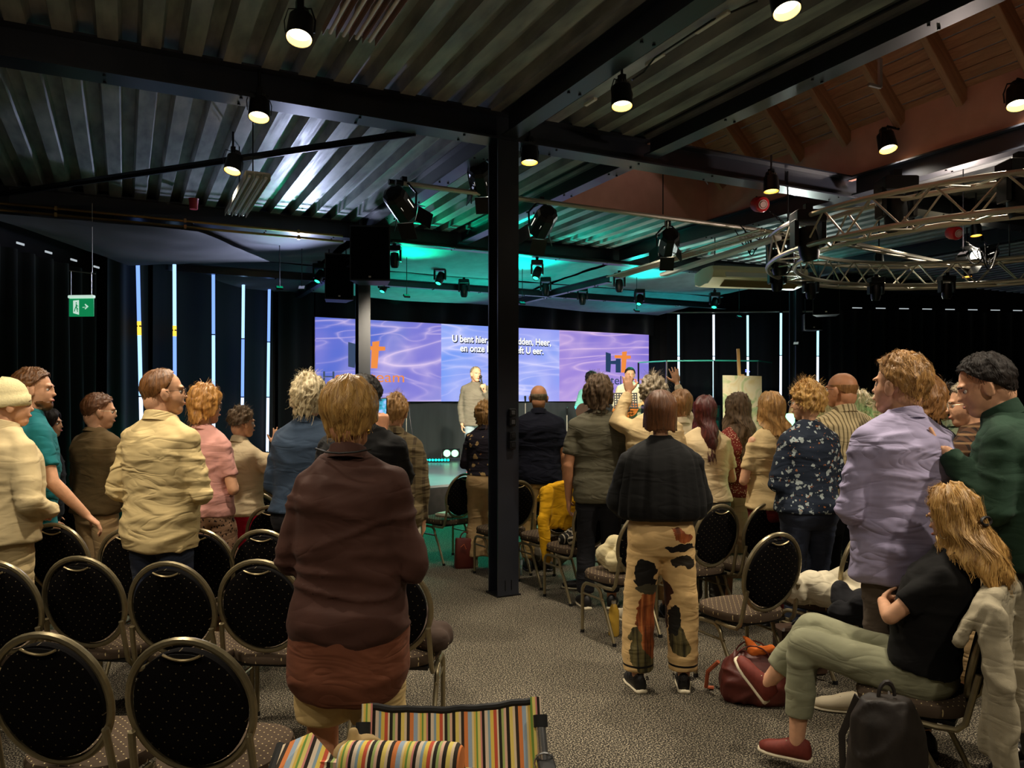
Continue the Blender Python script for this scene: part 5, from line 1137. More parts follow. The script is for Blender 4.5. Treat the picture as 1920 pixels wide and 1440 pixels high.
def build_chair():
    root = empty('banquet_chair'); ti = RAD(12); Rt = rotm('X', ti); C = np.array([0, -.235, .705])
    a = np.linspace(0, 2*PI, 40, endpoint=False)
    m = MB(); ring = np.stack([.208*np.cos(a), 0*a, .232*np.sin(a)], 1) @ Rt.T+C; m.tube(ring, .0135, 8, closed=True, up=(0, 1, 0)); m.obj('back_frame', M_frame, root, True)
    m = MB(); rs = []
    for y, f in ((.016, .5), (.022, .86), (.016, .95), (-.012, .955), (-.02, .9), (-.022, .5)): rs.append(np.stack([.196*f*np.cos(a), np.full(40, y), .216*f*np.sin(a)-.004], 1) @ Rt.T+C)
    m.rings(rs); m.obj('backrest', M_pad, root, True)
    m = MB(); aa = np.linspace(-1, 1, 13); pts = np.stack([aa*.062, -.026+0*aa, .178+.018*aa**2], 1) @ Rt.T+C; m.tube(pts, .0045, 6); m.obj('handle_rim', plain('handle_rim', srgb(176, 158, 118), .3, .7), root, True)
    m = MB(); m.rings([np.stack([.060*np.cos(a), np.full(40, y), .184+.010*np.sin(a)+.004], 1) @ Rt.T+C for y in (-.0225, -.0245)]); m.obj('handle_slot', plain('slot_dark', srgb(6, 6, 6), .8), root)
    m = MB(); rs = []
    for z, f in ((.405, .90), (.412, .97), (.44, 1.0), (.458, .965), (.466, .86), (.468, .5)): r_ = superring((0, .02, z), .225*f, .222*f, 36, 3.0); r_[:, 0] *= 1-.10*np.clip(-(r_[:, 1]-.02)/.22, 0, 1); rs.append(r_)
    m.rings(rs); m.obj('seat', M_seat, root, True)
    m = MB(); m.box((0, .02, .398), (.36, .36, .016)); m.obj('seat_base', M_black, root)
    for sx in (-1, 1):
        x = sx*.205
        m = MB(); m.tube([(sx*.196, -.245, .62), (sx*.200, -.232, .56), (x*.99, -.212, .47), (x, -.20, .42), (x, -.17, .388), (x, -.10, .382), (x, .0, .385)], .0125, 8); m.obj('back_support', M_frame, root, True)
        t = np.linspace(0, PI/2, 6)
        front = [(x, .19, .012), (x, .19, .30)]+[(x, .19-.06*(1-math.cos(q)), .30+.07*math.sin(q)) for q in t[1:]]+[(x, .06, .372)]
        rear = [(x, .06, .372), (x, .03, .372)]+[(x, .03-.07*math.sin(q), .372-.07*(1-math.cos(q))) for q in t[1:]]+[(x, -.10, .20), (x, -.19, .012)]
        m = MB(); m.tube(front, .0125, 8, up=(1, 0, 0)); lf = m.obj('leg', M_frame, root, True); m = MB(); m.tube(rear, .0125, 8, up=(1, 0, 0)); lr = m.obj('leg', M_frame, root, True)
        m = MB(); m.cone((x, .19, 0), (x, .19, .022), .016, .015, 10); m.obj('foot_cap', M_black, lf); m = MB(); m.cone((x, -.192, 0), (x, -.19, .022), .016, .015, 10); m.obj('foot_cap', M_black, lr)
        m = MB(); m.tube([(x, .19, .29), (x, -.065, .29)], .008, 6); m.obj('stretcher', M_frame, root, True)
    return root
CH0 = build_chair(); used = [False]
def chair(px, yt, yaw, label, group='round-backed banquet chairs', Y=None):
    Y = Y or .755*F/(yt-750); a = RAD(yaw); f = FW*math.cos(a)+RT*math.sin(a); p = cw((px-960)*Y/F, Y, 0)+f*.29
    c = CH0 if not used[0] else copy_tree(CH0); used[0] = True; c.location = tuple(p); c.rotation_euler = (0, 0, ht(yaw)); tag(c, label+(' - round-backed black banquet chair' if len(label.split()) < 12 else ''), 'chair', group); return p
L_ = 'chairs in the left block'; R_ = 'chairs in the right block'
for px, yt, yaw, lb in ((75, 1185, 6, 'chair with speckled back nearest the camera at the far left corner'), (343, 1195, 4, 'chair with full round back front and left of the striped camp chair'),
    (145, 1042, 6, 'chair in the second row, left of the jeans of the man in yellow'), (312, 1052, 5, 'chair in the second row directly behind the man in yellow'), (482, 1048, 5, 'chair in the second row touching the brown coat at left'), (-15, 1050, 6, 'chair in the second row cut off by the left edge'),
    (722, 1052, 3, 'chair whose legs show right of the brown coat'),
    (490, 992, 6, 'chair in the third row just left of the brown coat'), (368, 990, 6, 'chair in the third row in front of the jeans of the man in yellow'), (238, 990, 6, 'chair in the third row behind the khaki trousers'), (98, 980, 8, 'chair in the third row right beside the man in the beanie'),
    (100, 918, 10, 'chair whose back the man in teal holds'), (508, 947, 8, 'chair in front of the woman in red trousers'), (478, 921, 10, 'chair beside the wooden planter')):
    chair(px, yt, yaw, lb, L_)
PA = chair(972, 900, -32, 'chair half hidden by the central pillar, behind the bald man in navy', R_)
PB = chair(1121, 921, -32, 'chair with a dark scarf on its seat, right of the pillar', R_)
PE = chair(1062, 903, -32, 'chair with the yellow jacket over its back', R_, 6.95)
PC = chair(873, 905, -42, 'chair with a white booklet on its seat, left of the pillar', R_, 8.0)
PK = chair(1213, 950, -30, 'chair behind the woman in the black cape blouse, white bag on its seat', R_, 5.35)
PN = chair(1022, 890, -32, 'chair in front of the bald man in navy by the stage', R_, 8.0)
for px, yt, yaw, lb, Y in ((1352, 945, -28, 'chair right of the patterned trousers, third from the pillar', None), (1461, 998, -26, 'chair with whole round back beside the red-brown bag', None), (1445, 940, -26, 'chair behind the curly-haired woman in floral navy', None),
    (1632, 985, -34, 'chair left of the man in lavender, nearer of two', None), (1630, 934, -30, 'chair left of the man in lavender, farther of two', None), (1348, 905, -28, 'chair behind the woman with long dark red hair', 7.1), (1705, 940, -26, 'chair in front of the man in lavender', 6.0), (1180, 912, -30, 'chair in front of the man in the grey t-shirt', 7.4), (1280, 925, -28, 'chair hidden in front of the woman with raised hand', 6.6), (1560, 905, -28, 'chair in front of the bald man in stripes', 7.0), (1470, 905, -28, 'chair in front of the blonde woman in cream', 7.2)):
    chair(px, yt, yaw, lb, R_, Y)
# chair of the seated woman
a = RAD(-52); PS = cw(1.76, 3.34, 0); c = copy_tree(CH0); c.location = tuple(PS); c.rotation_euler = (0, 0, ht(-52)); tag(c, 'black banquet chair the blonde woman sits on, grey denim jacket over its back', 'chair', R_)

# ================================================================= PEOPLE IN THE HALL
fb = lambda n, c, **k: fabric(n, srgb(*c), **k)
white_sole = plain('sole_white', srgb(222, 210, 180), .6); blk = plain('shoe_black', srgb(22, 20, 20), .5)
SH_B = (blk, blk, ''); SH_W = (plain('shoe_cream', srgb(214, 200, 170), .6), white_sole, ''); SH_R = (plain('shoe_red_brown', srgb(112, 46, 36), .65, 0, .3, .12, 60), white_sole, '')
j_blue = fb('jeans_dark', (44, 50, 66)); j_grey = fb('jeans_grey', (92, 88, 80)); khaki = fb('khaki', (176, 146, 104)); black_t = fb('black_trousers', (24, 24, 28))
creamj = fb('cream_jacket', (206, 186, 142), wr=.35)
person(12, 4.42, 1.80, 28, 'man in a cream beanie and cream jacket at the left edge', hy=25, top=creamj, pants=fb('cream_trousers', (198, 176, 130)), hatm=plain('beanie_wool', srgb(222, 208, 160), .9, 0, .2, .06, 90, .3), hairk=None, e=.028, hem=.50, loose=.9, armL='down', armR='clasp', near=True, collar='tall', bw=1.0, shoes=SH_W)
person(58, 5.0, 1.90, 42, 'bearded man in a teal t-shirt beside the man in the beanie', hy=30, top=fb('teal_tee', (30, 112, 118)), sleeve='short', pants=black_t, hairk='short', hairc='chestnut', beard='chestnut', armR=((.09, .04, -.29), (.10, .22, -.50), (.2, .7, -.7), (-.3, -.6, -.7), 'relaxed'), armL='down', near=True, shoes=SH_B)
person(88, 6.2, 1.62, 60, 'person mostly hidden behind the bearded man, only the face showing', 'f', top=black_t, pants=black_t, hairk='bob', hairc='dark', hy=20)
person(183, 5.7, 1.74, 28, 'man in an olive sweater, khaki trousers and clear glasses', hy=32, top=fb('olive_sweater', (92, 74, 46), weave=.3), pants=khaki, hairk='short', hairc='brown', hs=1.02, glasses='clear', e=.022, hem=.50, armL='folded', armR='folded', collar='crew', shoes=SH_B, bw=1.0, hp=4)
person(303, 4.42, 1.875, 18, 'man in a pale yellow shirt and dark jeans, with glasses', hy=42, hp=-3, top=fb('yellow_linen', (216, 192, 138), wr=.9, wscale=4), pants=j_blue, hairk='receding', hairc='chestnut', glasses='dark', e=.024, hem=.455, loose=.75, armL='clasp', armR='folded', near=True, bw=1.0, shoes=SH_B, wr=.015)
person(383, 5.2, 1.78, 22, 'woman with ginger hair in a pink t-shirt and leopard skirt', 'f', hy=10, top=fb('pink_tee', (206, 150, 140)), sleeve='short', skirt=(fb('leopard', (150, 116, 90), pat=p_spots(srgb(36, 26, 22), 42, .30, .02)), .12), hairk='wavy', hairc='ginger', e=.014, hem=.52, armL='folded', armR='folded', near=True, bw=1.12, collar='crew', shoes=SH_B)
person(452, 6.0, 1.63, 30, 'woman with pinned-up hair in a white blouse and red trousers, one hand raised', 'f', hy=15, top=fb('white_blouse', (206, 186, 150)), sleeve='puff', pants=fb('red_trousers', (176, 20, 52)), hairk='wavy', hairc='darkgrey', hv=dict(L=[0, 0, .01, .02, .02], vol=.016), e=.016, hem=.50, armL='folded', armR=((.15, .10, -.14), (.08, .16, .06), (.1, .2, 1), (-.8, .5, 0), 'open'), near=True, flare=1.1, ez=1.5, bw=1.08, shoes=SH_B)
person(578, 5.1, 1.83, 4, 'person with thick white hair in a dark denim jacket', 'f', hy=5, top=fb('denim_dark', (44, 58, 76), wr=.5, weave=.4), pants=black_t, hairk='curly', hairc='white', hv=dict(vol=.03, L=[0, .0, .06, .09, .10]), e=.026, hem=.53, loose=.7, armL='folded', armR='folded', bw=1.18, shoes=SH_B)
r_p, I_p = person(680, 4.3, 1.82, 14, 'dark-haired person in a black jacket filming with a phone', 'm', hy=6, top=fb('black_jacket', (15, 15, 16)), pants=black_t, hairk='short', hairc='dark', hv=dict(vol=.02), e=.03, hem=.50, armL='folded', armR=((-.02, .18, -.17), (-.17, .26, .07), (-.12, .15, 1), (-.6, .9, 0), 'grip'), near=True, tone=1, shoes=SH_B, bw=1.02)
person(742, 5.7, 1.72, 4, 'short-haired person in a crumpled olive jacket and white trousers', 'f', hy=4, top=fb('olive_jacket', (98, 84, 58), wr=.9, pat=p_plaid(srgb(70, 58, 40), srgb(120, 106, 76), 14)), pants=fb('white_trousers', (206, 198, 176)), hairk='tousled', hairc='honey', e=.024, hem=.40, loose=.6, armL='folded', armR='down', bw=1.05, shoes=SH_W)
# the woman in the foreground
coat = fb('brown_coat', (74, 47, 39), rough=.72, wr=.5, wscale=2.6)
r_c, I_c = person(655, 2.84, 1.765, 6, 'blonde short-haired woman in a long brown coat, cream trousers, nearest standing', 'f', hy=14, hp=2, top=coat, e=.024, hem=.455, loose=1.0, hemw=1.0, coat=True, armL='folded', armR='folded', pants=fb('cream_capri', (206, 178, 122)), capri={-1: -.10, 1: -.14}, ez=1.9, hairk='roundbob', hairc='blonde', near=True, bw=1.03, tone=1, lw=1.1, shoes=SH_W, wr=.016, collar=True, hv=dict(vol=.024, strands=900, lock=.007, lift=.005), stance=.11)
mb = MB(); k_ = I_c['k']; rs = [superring((0, 0, z*1.765), w, d) for z, w, d in ((.52, .215, .16), (.44, .225, .175), (.40, .225, .18), (.365, .205, .165), (.352, .185, .15))]; mb.rings(rs[::-1])
soft('tunic', mb, fb('rust_tunic', (112, 66, 46), wr=.7), r_c, .012, .006, 6, 3)
m = MB(); m.tube(np.array([(-.10, -.075, 1.525), (-.05, -.105, 1.515), (.0, -.112, 1.512), (.06, -.10, 1.516), (.10, -.06, 1.525)])*1.0, .004, 6); m.obj('cord', blk, r_c, True)
m = MB(); m.ell((.078, -.02, 1.585), (.006, .006, .010)); m.obj('earring', plain('gold', srgb(220, 180, 90), .2, 1), r_c, True)

person(908, 7.9, 1.66, 4, 'curly-haired woman in a navy floral blouse and flared khaki trousers, half behind the pillar', 'f', hy=6, top=fb('navy_floral', (38, 34, 44), pat=p_spots(srgb(180, 150, 100), 11, .26, .05, srgb(120, 90, 60), .14)), sleeve='elbow', pants=khaki, hairk='curly', hairc='honey', e=.016, hem=.56, armL='folded', armR='folded', ez=1.6, flare=1.5, bw=1.0, shoes=SH_W, tone=0, hv=dict(L=[0, .02, .08, .10, .10]))
person(1010, 7.75, 1.85, 2, 'bald man in a navy short-sleeved shirt and khaki trousers', 'm', top=fb('navy_shirt', (20, 22, 36)), sleeve='short', pants=fb('khaki_light', (196, 160, 104)), hairk='bald', hairc='grey', e=.022, hem=.47, loose=.8, armL='down', armR='down', near=True, bw=1.06, tone=1, shoes=SH_B)
person(1122, 6.35, 1.88, 0, 'man with wavy grey hair in a dark grey t-shirt', 'm', top=fb('grey_tee', (86, 82, 66)), sleeve='short', pants=black_t, hairk='wavy', hairc='darkgrey', e=.018, hem=.46, loose=.5, armL='down', armR='clasp', near=True, collar='crew', tone=1, shoes=(blk, white_sole, ''))
person(1225, 6.1, 1.86, -4, 'grey-haired woman in a cream sweater with her left hand raised', 'f', hy=-10, top=fb('cream_sweater', (214, 188, 140), weave=.3), pants=khaki, hairk='curly', hairc='grey', e=.024, hem=.5, loose=.6, armR='folded', armL=((.09, .14, .05), (-.02, .22, .27), (.05, .1, 1), (0, 1, .1), 'open'), near=True, bw=1.1, collar='crew', shoes=SH_B)
person(1276, 6.75, 1.77, -6, 'woman with an ash-blonde bob and a black strap, right arm raised high', 'f', hy=-8, top=fb('white_black_top', (196, 180, 150), pat=None), pants=black_t, hairk='roundbob', hairc='sand', e=.016, hem=.5, armL='folded', armR=((-.09, .10, .22), (-.13, .17, .44), (-.2, .1, 1), (0, 1, .1), 'open'), near=True, shoes=SH_B)
# woman in the black cape blouse
cape = fb('black_crepe', (10, 10, 10), rough=.75, wr=.25)
def trouser_print(t, c):
    v = t.obj(); nn = t.n('TexNoise'); nn.inputs['Scale'].default_value = 7; nn.inputs['Detail'].default_value = 4; nn.inputs['Roughness'].default_value = .5; t.l(v, nn.inputs['Vector'])
    vm = t.n('VectorMath'); vm.operation = 'MULTIPLY_ADD'; t.l(nn.outputs['Color'], vm.inputs[0]); vm.inputs[1].default_value = (.17, 0, .17); t.l(v, vm.inputs[2])
    sx = t.n('SeparateXYZ'); t.l(vm.outputs[0], sx.inputs[0]); X, Z = sx.outputs[0], sx.outputs[2]; s0 = t.n('SeparateXYZ'); t.l(v, s0.inputs[0]); z = s0.outputs[2]
    def ell(x, zc, rx, rz):
        a = t.math('POWER', t.math('ABSOLUTE', t.math('DIVIDE', t.math('SUBTRACT', X, x+.085), rx)), 2.0); b = t.math('POWER', t.math('ABSOLUTE', t.math('DIVIDE', t.math('SUBTRACT', Z, zc+.085), rz)), 2.0)
        return t.math('LESS_THAN', t.math('ADD', a, b), 1.0)
    streak = t.noise(t.obj((30, 1, 3)), 1.5, 3)
    rust = t.ramp(streak, [(.35, srgb(70, 36, 20)), (.55, srgb(150, 78, 38)), (.7, srgb(190, 120, 66))]); oliv = t.ramp(streak, [(.35, srgb(46, 42, 28)), (.6, srgb(104, 94, 58))])
    for x, zc, rx, rz, col in ((-.10, .24, .10, .14, oliv), (.10, .30, .05, .10, oliv), (-.05, .42, .085, .20, rust), (.02, .50, .03, .16, srgb(60, 34, 22)), (-.10, .69, .085, .085, srgb(22, 20, 18)), (-.08, .60, .07, .03, srgb(70, 66, 50)), (.10, .86, .10, .035, srgb(26, 22, 20)), (.13, .77, .08, .03, srgb(40, 34, 26)), (.11, .93, .06, .03, rust), (.08, .42, .03, .09, srgb(30, 28, 24))):
        c = t.mix(ell(x, zc, rx, rz), c, col)
    band = t.math('LESS_THAN', t.math('ABSOLUTE', t.math('SUBTRACT', z, .155)), .006)
    return t.mix(band, c, srgb(20, 18, 16))
r_k, I_k = person(1238, 4.56, 1.74, 0, 'woman with a brown bob in a black cape blouse and printed wide trousers', 'f', top=None, armL='folded', armR='folded', pants=fb('printed_trousers', (204, 170, 116), rough=.6, wr=.5, pat=trouser_print), ez=2.0, flare=1.05, hairk='bob', hairc='brown', near=True, hs=1.03, shoes=(blk, white_sole, ''), bw=1.0, stance=.135, hv=dict(vol=.02, strands=500))
mb = MB(); H = 1.74; rs = []
for f, w, d in ((.578, .235, .16), (.592, .262, .185), (.63, .262, .18), (.665, .255, .175), (.70, .245, .168), (.735, .236, .16), (.765, .228, .150), (.79, .215, .132), (.81, .188, .112), (.828, .14, .092), (.846, .080, .072), (.858, .060, .062)):
    n = 96; r_ = superring((0, 0, f*H), w, d, n, 2.2, -.008); aa = np.linspace(0, 2*PI, n, endpoint=False); pl = min(1, max(0, (.85-f)/.12)); s_ = 1+.030*pl*(np.sin(aa*13)+.6*np.sin(aa*23+1)); r_[:, 0] *= s_; r_[:, 1] *= s_; r_[:, 2] += (.012*np.sin(aa*5)*(f < .53)-.02*np.abs(np.cos(aa))**6*(f < .6)*0); rs.append(r_)
mb.rings(rs); me = mb.mesh('cape'); mkobj('cape_blouse', me, cape, r_k, smooth='full')
mb = MB()
for sx in (-1, 1): mb.cap((sx*.185, -.01, 1.33), (sx*.235, .02, 1.10), .070, .080, 16); mb.cap((sx*.235, .02, 1.10), (sx*.15, .14, 1.06), .078, .07, 16)
soft('sleeve', mb, cape, r_k, .012, .008, 9, 2)
for sx, tx in ((-1, 'le 22 a'), (1, 'Nteren')):
    me = textmesh(tx, .05, .001, .001); v = mverts(me); v[:, 0] -= v[:, 0].mean(); an = v[:, 0]/.085; th = np.stack([sx*.135+.088*np.sin(an), -.02-.088*np.cos(an)-.004+v[:, 2], .085+v[:, 1]], 1); setverts(me, th); mkobj('cuff_lettering', me, blk, r_k, fix=False)

person(1322, 6.2, 1.72, -4, 'woman with long dark red hair in a white t-shirt and grey jeans', 'f', hy=-6, top=fb('white_tee', (206, 184, 144)), sleeve='short', pants=j_grey, hairk='long', hairc='red', e=.020, hem=.52, loose=.7, armL='folded', armR='folded', near=True, bw=1.04, collar='crew', shoes=SH_W, hv=dict(L=[0, .12, .26, .33, .38], gather=.2))
person(1384, 6.4, 1.74, -10, 'woman with long wavy brown hair in a red patterned blouse and cream skirt', 'f', hy=-16, top=fb('red_dots', (120, 48, 40), pat=p_spots(srgb(200, 170, 140), 60, .28)), pants=None, skirt=(fb('cream_skirt', (196, 172, 134)), .15), hairk='long', hairc='darkgrey', hv=dict(L=[0, .12, .30, .38, .42], curl=.01), e=.016, hem=.52, armL='folded', armR='folded', collar='crew', shoes=SH_B)
person(1446, 5.9, 1.75, -14, 'blonde woman in a tight cream t-shirt and dark red trousers', 'f', hy=-20, top=fb('cream_tee', (206, 180, 132)), sleeve='short', pants=fb('wine_trousers', (104, 32, 32)), hairk='long', hairc='honey', hv=dict(L=[0, .08, .16, .19, .20]), e=.010, hem=.50, armL='folded', armR='folded', near=True, collar='crew', shoes=SH_B, bw=1.04)
person(1514, 5.45, 1.80, -16, 'woman with curly grey-blonde hair in a dark floral blouse and dark jeans', 'f', hy=-22, top=fb('dark_floral', (30, 38, 52), pat=p_spots(srgb(150, 160, 160), 19, .30, .07, srgb(150, 96, 60), .16)), sleeve='three', pants=j_blue, hairk='curly', hairc='blonde', hv=dict(L=[0, 0, .02, .05, .055], vol=.028, strands=1500), e=.022, hem=.51, loose=.6, armL='folded', armR='clasp', near=True, bw=1.14, collar='crew', shoes=SH_B, glasses='clear')
person(1545, 6.4, 1.76, -8, 'person with light blond hair just behind the curly-haired woman, hand raised', 'f', hy=-10, top=fb('pale_green', (120, 140, 110)), pants=black_t, hairk='wavy', hairc='white', armL=((.10, .14, .02), (.02, .24, .18), (-.5, .1, .9), (0, 1, .1), 'open'), near=True, hs=.95)
person(1580, 5.75, 1.905, -14, 'bald man with glasses in a striped shirt and dark trousers', 'm', hy=-22, top=fb('striped_shirt', (188, 170, 130), pat=p_stripes(srgb(112, 98, 70), 34, .32)), pants=black_t, hairk='bald', hairc='sand', glasses='dark', e=.024, hem=.49, loose=.8, armL='folded', armR='folded', near=True, bw=1.04, tone=1, shoes=SH_B)
person(1612, 6.9, 1.76, -10, 'person with yellow-blond hair between the bald man and the man in lavender', 'f', top=fb('pale_blue', (110, 130, 140)), pants=black_t, hairk='wavy', hairc='white')
person(1645, 6.5, 1.69, -16, 'person with curly white hair left of the lavender shirt, holding out a hand', 'f', hy=-14, top=fb('wine_top', (80, 50, 60)), pants=black_t, hairk='curly', hairc='white', armL=((.14, .05, -.22), (.17, .16, -.06), (-.6, .1, .7), (0, 1, .1), 'open'), near=True, tone=1)
lav = fb('lavender_linen', (164, 156, 188), wr=1.5, wscale=3.2)
person(1690, 3.72, 1.905, -16, 'large sandy-haired man in a crumpled lavender shirt', 'm', hy=-20, hp=-4, top=lav, pants=fb('taupe_trousers', (92, 80, 70)), hairk='tousled', hairc='honey', hv=dict(vol=.014, strands=1300, curl=.005), e=.030, hem=.445, loose=.95, armL='folded', armR='folded', near=True, bw=1.08, hs=1.02, shoes=SH_B, wr=.015, beard=None)
person(1738, 5.2, 1.82, -14, 'person with thick beige hair behind the right shoulder of the man in lavender', 'f', top=black_t, pants=black_t, hairk='wavy', hairc='sand', hv=dict(vol=.034), hs=1.05)
person(1774, 5.9, 1.77, -18, 'person with dark curly hair and a pale green scarf behind the man in lavender', 'f', top=fb('pale_scarf', (150, 160, 130), pat=p_spots(srgb(90, 110, 90), 20, .3, .05)), pants=black_t, hairk='curly', hairc='dark', hv=dict(vol=.04))
person(1823, 4.45, 1.80, -40, 'person with thin-rimmed glasses in a brown plaid shirt, behind the man in green', 'm', hy=-24, hp=6, top=fb('brown_plaid', (70, 46, 30), pat=p_plaid(srgb(34, 24, 18), srgb(140, 110, 76), 22)), pants=khaki, hairk='short', hairc='grey', glasses='clear', armL='phone', armR='folded', near=True, e=.024, hem=.46, tone=0)
gr = fb('green_fleece', (38, 62, 48), wr=.3, weave=.35)
r_g, I_g = person(1952, 3.5, 1.93, -50, 'dark-haired man in a green zip-neck sweater looking down at a phone', 'm', hy=-14, hp=18, lean=14, top=gr, pants=fb('grey_jeans', (76, 76, 66)), hairk='short', hairc='dark', hv=dict(vol=.013, top=1.4), e=.030, hem=.50, loose=.8, armL=((.07, .02, -.27), (-.01, .20, -.05), (-.3, .85, .35), (-.4, -.3, .8), 'grip'), armR='folded', near=True, bw=1.06, tone=0, collar='tall', shoes=SH_B)

# ---- musicians and speaker on the stage
def stage_person(px, Y, *a, **k): return person(px, Y, *a, loc=cw((px-960)*Y/F, Y, STG), **k)
r_s, I_s = stage_person(892, 12.5, 1.75, 172, 'balding man in a grey shirt speaking into a microphone on the stage', 'm', hy=-18, hp=2, top=fb('grey_shirt', (112, 106, 92)), pants=fb('pale_jeans', (150, 168, 176)), hairk='receding', hairc='grey', hv=dict(vol=.002), e=.022, hem=.45, armR='down', armL=((.075, .0, -.29), (-.06, .20, -.03), (-.3, .5, .8), (-.5, -.6, .3), 'grip'), near=True, shoes=(plain('shoe_pink', srgb(220, 90, 100), .6), white_sole, ''), bw=1.03, tone=0)
m = MB(); w = I_s['arms']['L'][2]; m.cap(w+np.array([.02, .04, .03]), w+np.array([.055, .0, .20]), .012, .014, 10); m.ell(w+np.array([.058, -.002, .225]), (.024, .024, .028)); m.obj('microphone', blk, None, True, loc=r_s.location, rot=r_s.rotation_euler, label='black hand microphone held by the speaking man', cat='microphone')
r_1, _ = stage_person(1108, 14.6, 1.72, 165, 'musician in a teal-lit shirt left of the wavy-haired man', 'm', hy=-10, hp=18, top=fb('pale_blue_shirt', (120, 190, 180)), sleeve='elbow', pants=black_t, hairk='curly', hairc='dark', armL='folded', armR='clasp', near=True, shoes=SH_B)
r_2, _ = stage_person(1181, 14.0, 1.79, 176, 'guitarist in a white open shirt behind the music stand', 'm', hy=6, hp=4, top=fb('white_shirt', (214, 200, 170)), pants=j_blue, hairk='short', hairc='dark', armL=((.10, .05, -.26), (.30, .20, -.12), (.3, .3, .6), (-.3, -.8, .3), 'grip'), armR=((.09, .02, -.28), (-.04, .22, -.33), (-.8, .3, 0), (0, -1, 0), 'relaxed'), near=True, shoes=SH_B, beard='dark')
def guitar(px, Yc, yaw, label, col):
    r = empty('acoustic_guitar', cw((px-960)*Yc/F, Yc, STG+1.02), ht(yaw), label, 'guitar'); r.rotation_euler = (0, RAD(24), ht(yaw)); r.scale = (-1, 1, 1); a = np.linspace(0, 2*PI, 40, endpoint=False)
    x = np.cos(a)*.24; w = (.17+.03*np.cos(a+PI))*np.sin(a)*(1-.22*np.exp(-((x-.03)/.06)**2)); m = MB(); m.rings([np.stack([x, np.full(40, y), w], 1) for y in (.24, .33)]); m.obj('body', col, r, True)
    m = MB(); m.lathe([(0, 0), (.045, 0)], c=(.04, .332, 0), R=rotm('X', -PI/2), n=20, cap=False); m.obj('sound_hole', blk, r)
    m = MB(); m.box((.48, .325, 0), (.52, .02, .045)); m.obj('neck', pine, r); m = MB(); m.box((.78, .32, 0), (.14, .018, .07), bev=.006); m.obj('headstock', blk, r)
guitar(1168, 13.98, 180, 'orange acoustic guitar held by the guitarist in white', plain('guitar_orange', srgb(196, 112, 44), .25))
guitar(1100, 14.55, 180, 'dark acoustic guitar held by the musician in teal light', plain('guitar_dark', srgb(60, 40, 30), .25))

# ---- the seated woman: local +y is where she faces
sk = fb('light_jeans', (138, 138, 112), wr=.5); tee = fb('black_tee', (10, 9, 9), wr=.25)
r_w, I_w = person(0, 3.1, 1.61, 0, 'seated blonde woman in a black t-shirt and light jeans, arms folded', 'f', loc=(PS[0], PS[1], 0), rz=ht(-53), hy=22, hp=13, lean=-12, top=tee, sleeve='short', e=.016, hem=.53, loose=.7,
    armL=((.07, .20, -.20), (-.12, .27, -.18), (-1, -.1, -.2), (0, -1, 0), 'grip'), armR=((.06, .14, -.25), (-.10, .28, -.23), (-1, -.2, .0), (0, -1, 0), 'grip'), pants=sk, capri={-1: .74, 1: .74}, ez=1.1, near=True, bw=1.12, tone=0, hairk='long', hairc='blonde', collar='crew', hs=1.06,
    hv=dict(L=[0, .04, .20, .27, .30], te=[46, 52, 82, 98, 100], vol=.016, strands=3000, lock=.014, curl=.009, wave=.012, lift=.014, drape=.05, flare=.02, tuck=[0, .3, .12, 0, 0]),
    sit=dict(h=.505, knee=[(-.09, .46, .58), (.05, .46, .62)], ankle=[(-.10, .49, .13), (.00, .66, .33)], foot=[(-.05, 1, 0), (.1, 1, 0)], tilt=(0, 48)), shoes=SH_R, lw=1.05)
M_ = I_w['M']; m = MB(); aa = np.linspace(0, 2*PI, 18, endpoint=False); m.tube(M_(np.stack([.05*np.cos(aa)*.7, -.135+0*aa, -.02+.016*np.sin(aa)], 1)), .006, 6, closed=True); m.obj('hair_band', blk, r_w, True)
m = MB(); m.tube(M_(np.stack([-.086+.0*aa, .0+.018*np.cos(aa), -.055+.018*np.sin(aa)], 1)), .0014, 5, closed=True); m.obj('hoop_earring', M_alu, r_w, True)

def in_hand(root, I, sd, along, out):
    sh, el, w = I['arms'][sd]; bpy.context.view_layer.update(); d = unit(np.array(along)); p = w+d*.10*I['k']+np.array(out); return root.matrix_world @ Vector(p)
PH1 = in_hand(r_p, I_p, 'R', (-.12, .15, 1), (-.02, .03, .02)); PH2 = in_hand(r_g, I_g, 'L', (.3, .85, .35), (.02, .02, .03))
# ================================================================= BELONGINGS
def loc_of(px, py, z): Yc = (1.7-z)*F/(py-750); return cw((px-960)*Yc/F, Yc, z)
def phone(p, rz, label, lit, tilt=0):
    r = empty('smartphone', p, rz, label, 'phone'); r.rotation_euler = (tilt, 0, rz); m = MB(); m.box((0, 0, 0), (.075, .009, .155), bev=.004); m.obj('case', blk, r)
    if lit:
        t = NT('phone_screen'); f = t.noise(t.obj(), 22, 3); t.set(col=(0, 0, 0, 1), em=t.ramp(f, [(.35, srgb(20, 40, 60)), (.5, srgb(60, 170, 200)), (.62, srgb(180, 190, 255))]), es=1.2); m = MB(); m.box((0, -.0055, 0), (.066, .002, .142)); m.obj('display', t.m, r)
phone(PH1, ht(8), 'phone held up with a lit screen beside the blonde head', True)
phone(PH2, ht(-40), 'dark phone in the hand of the man in green', False, -1.1)
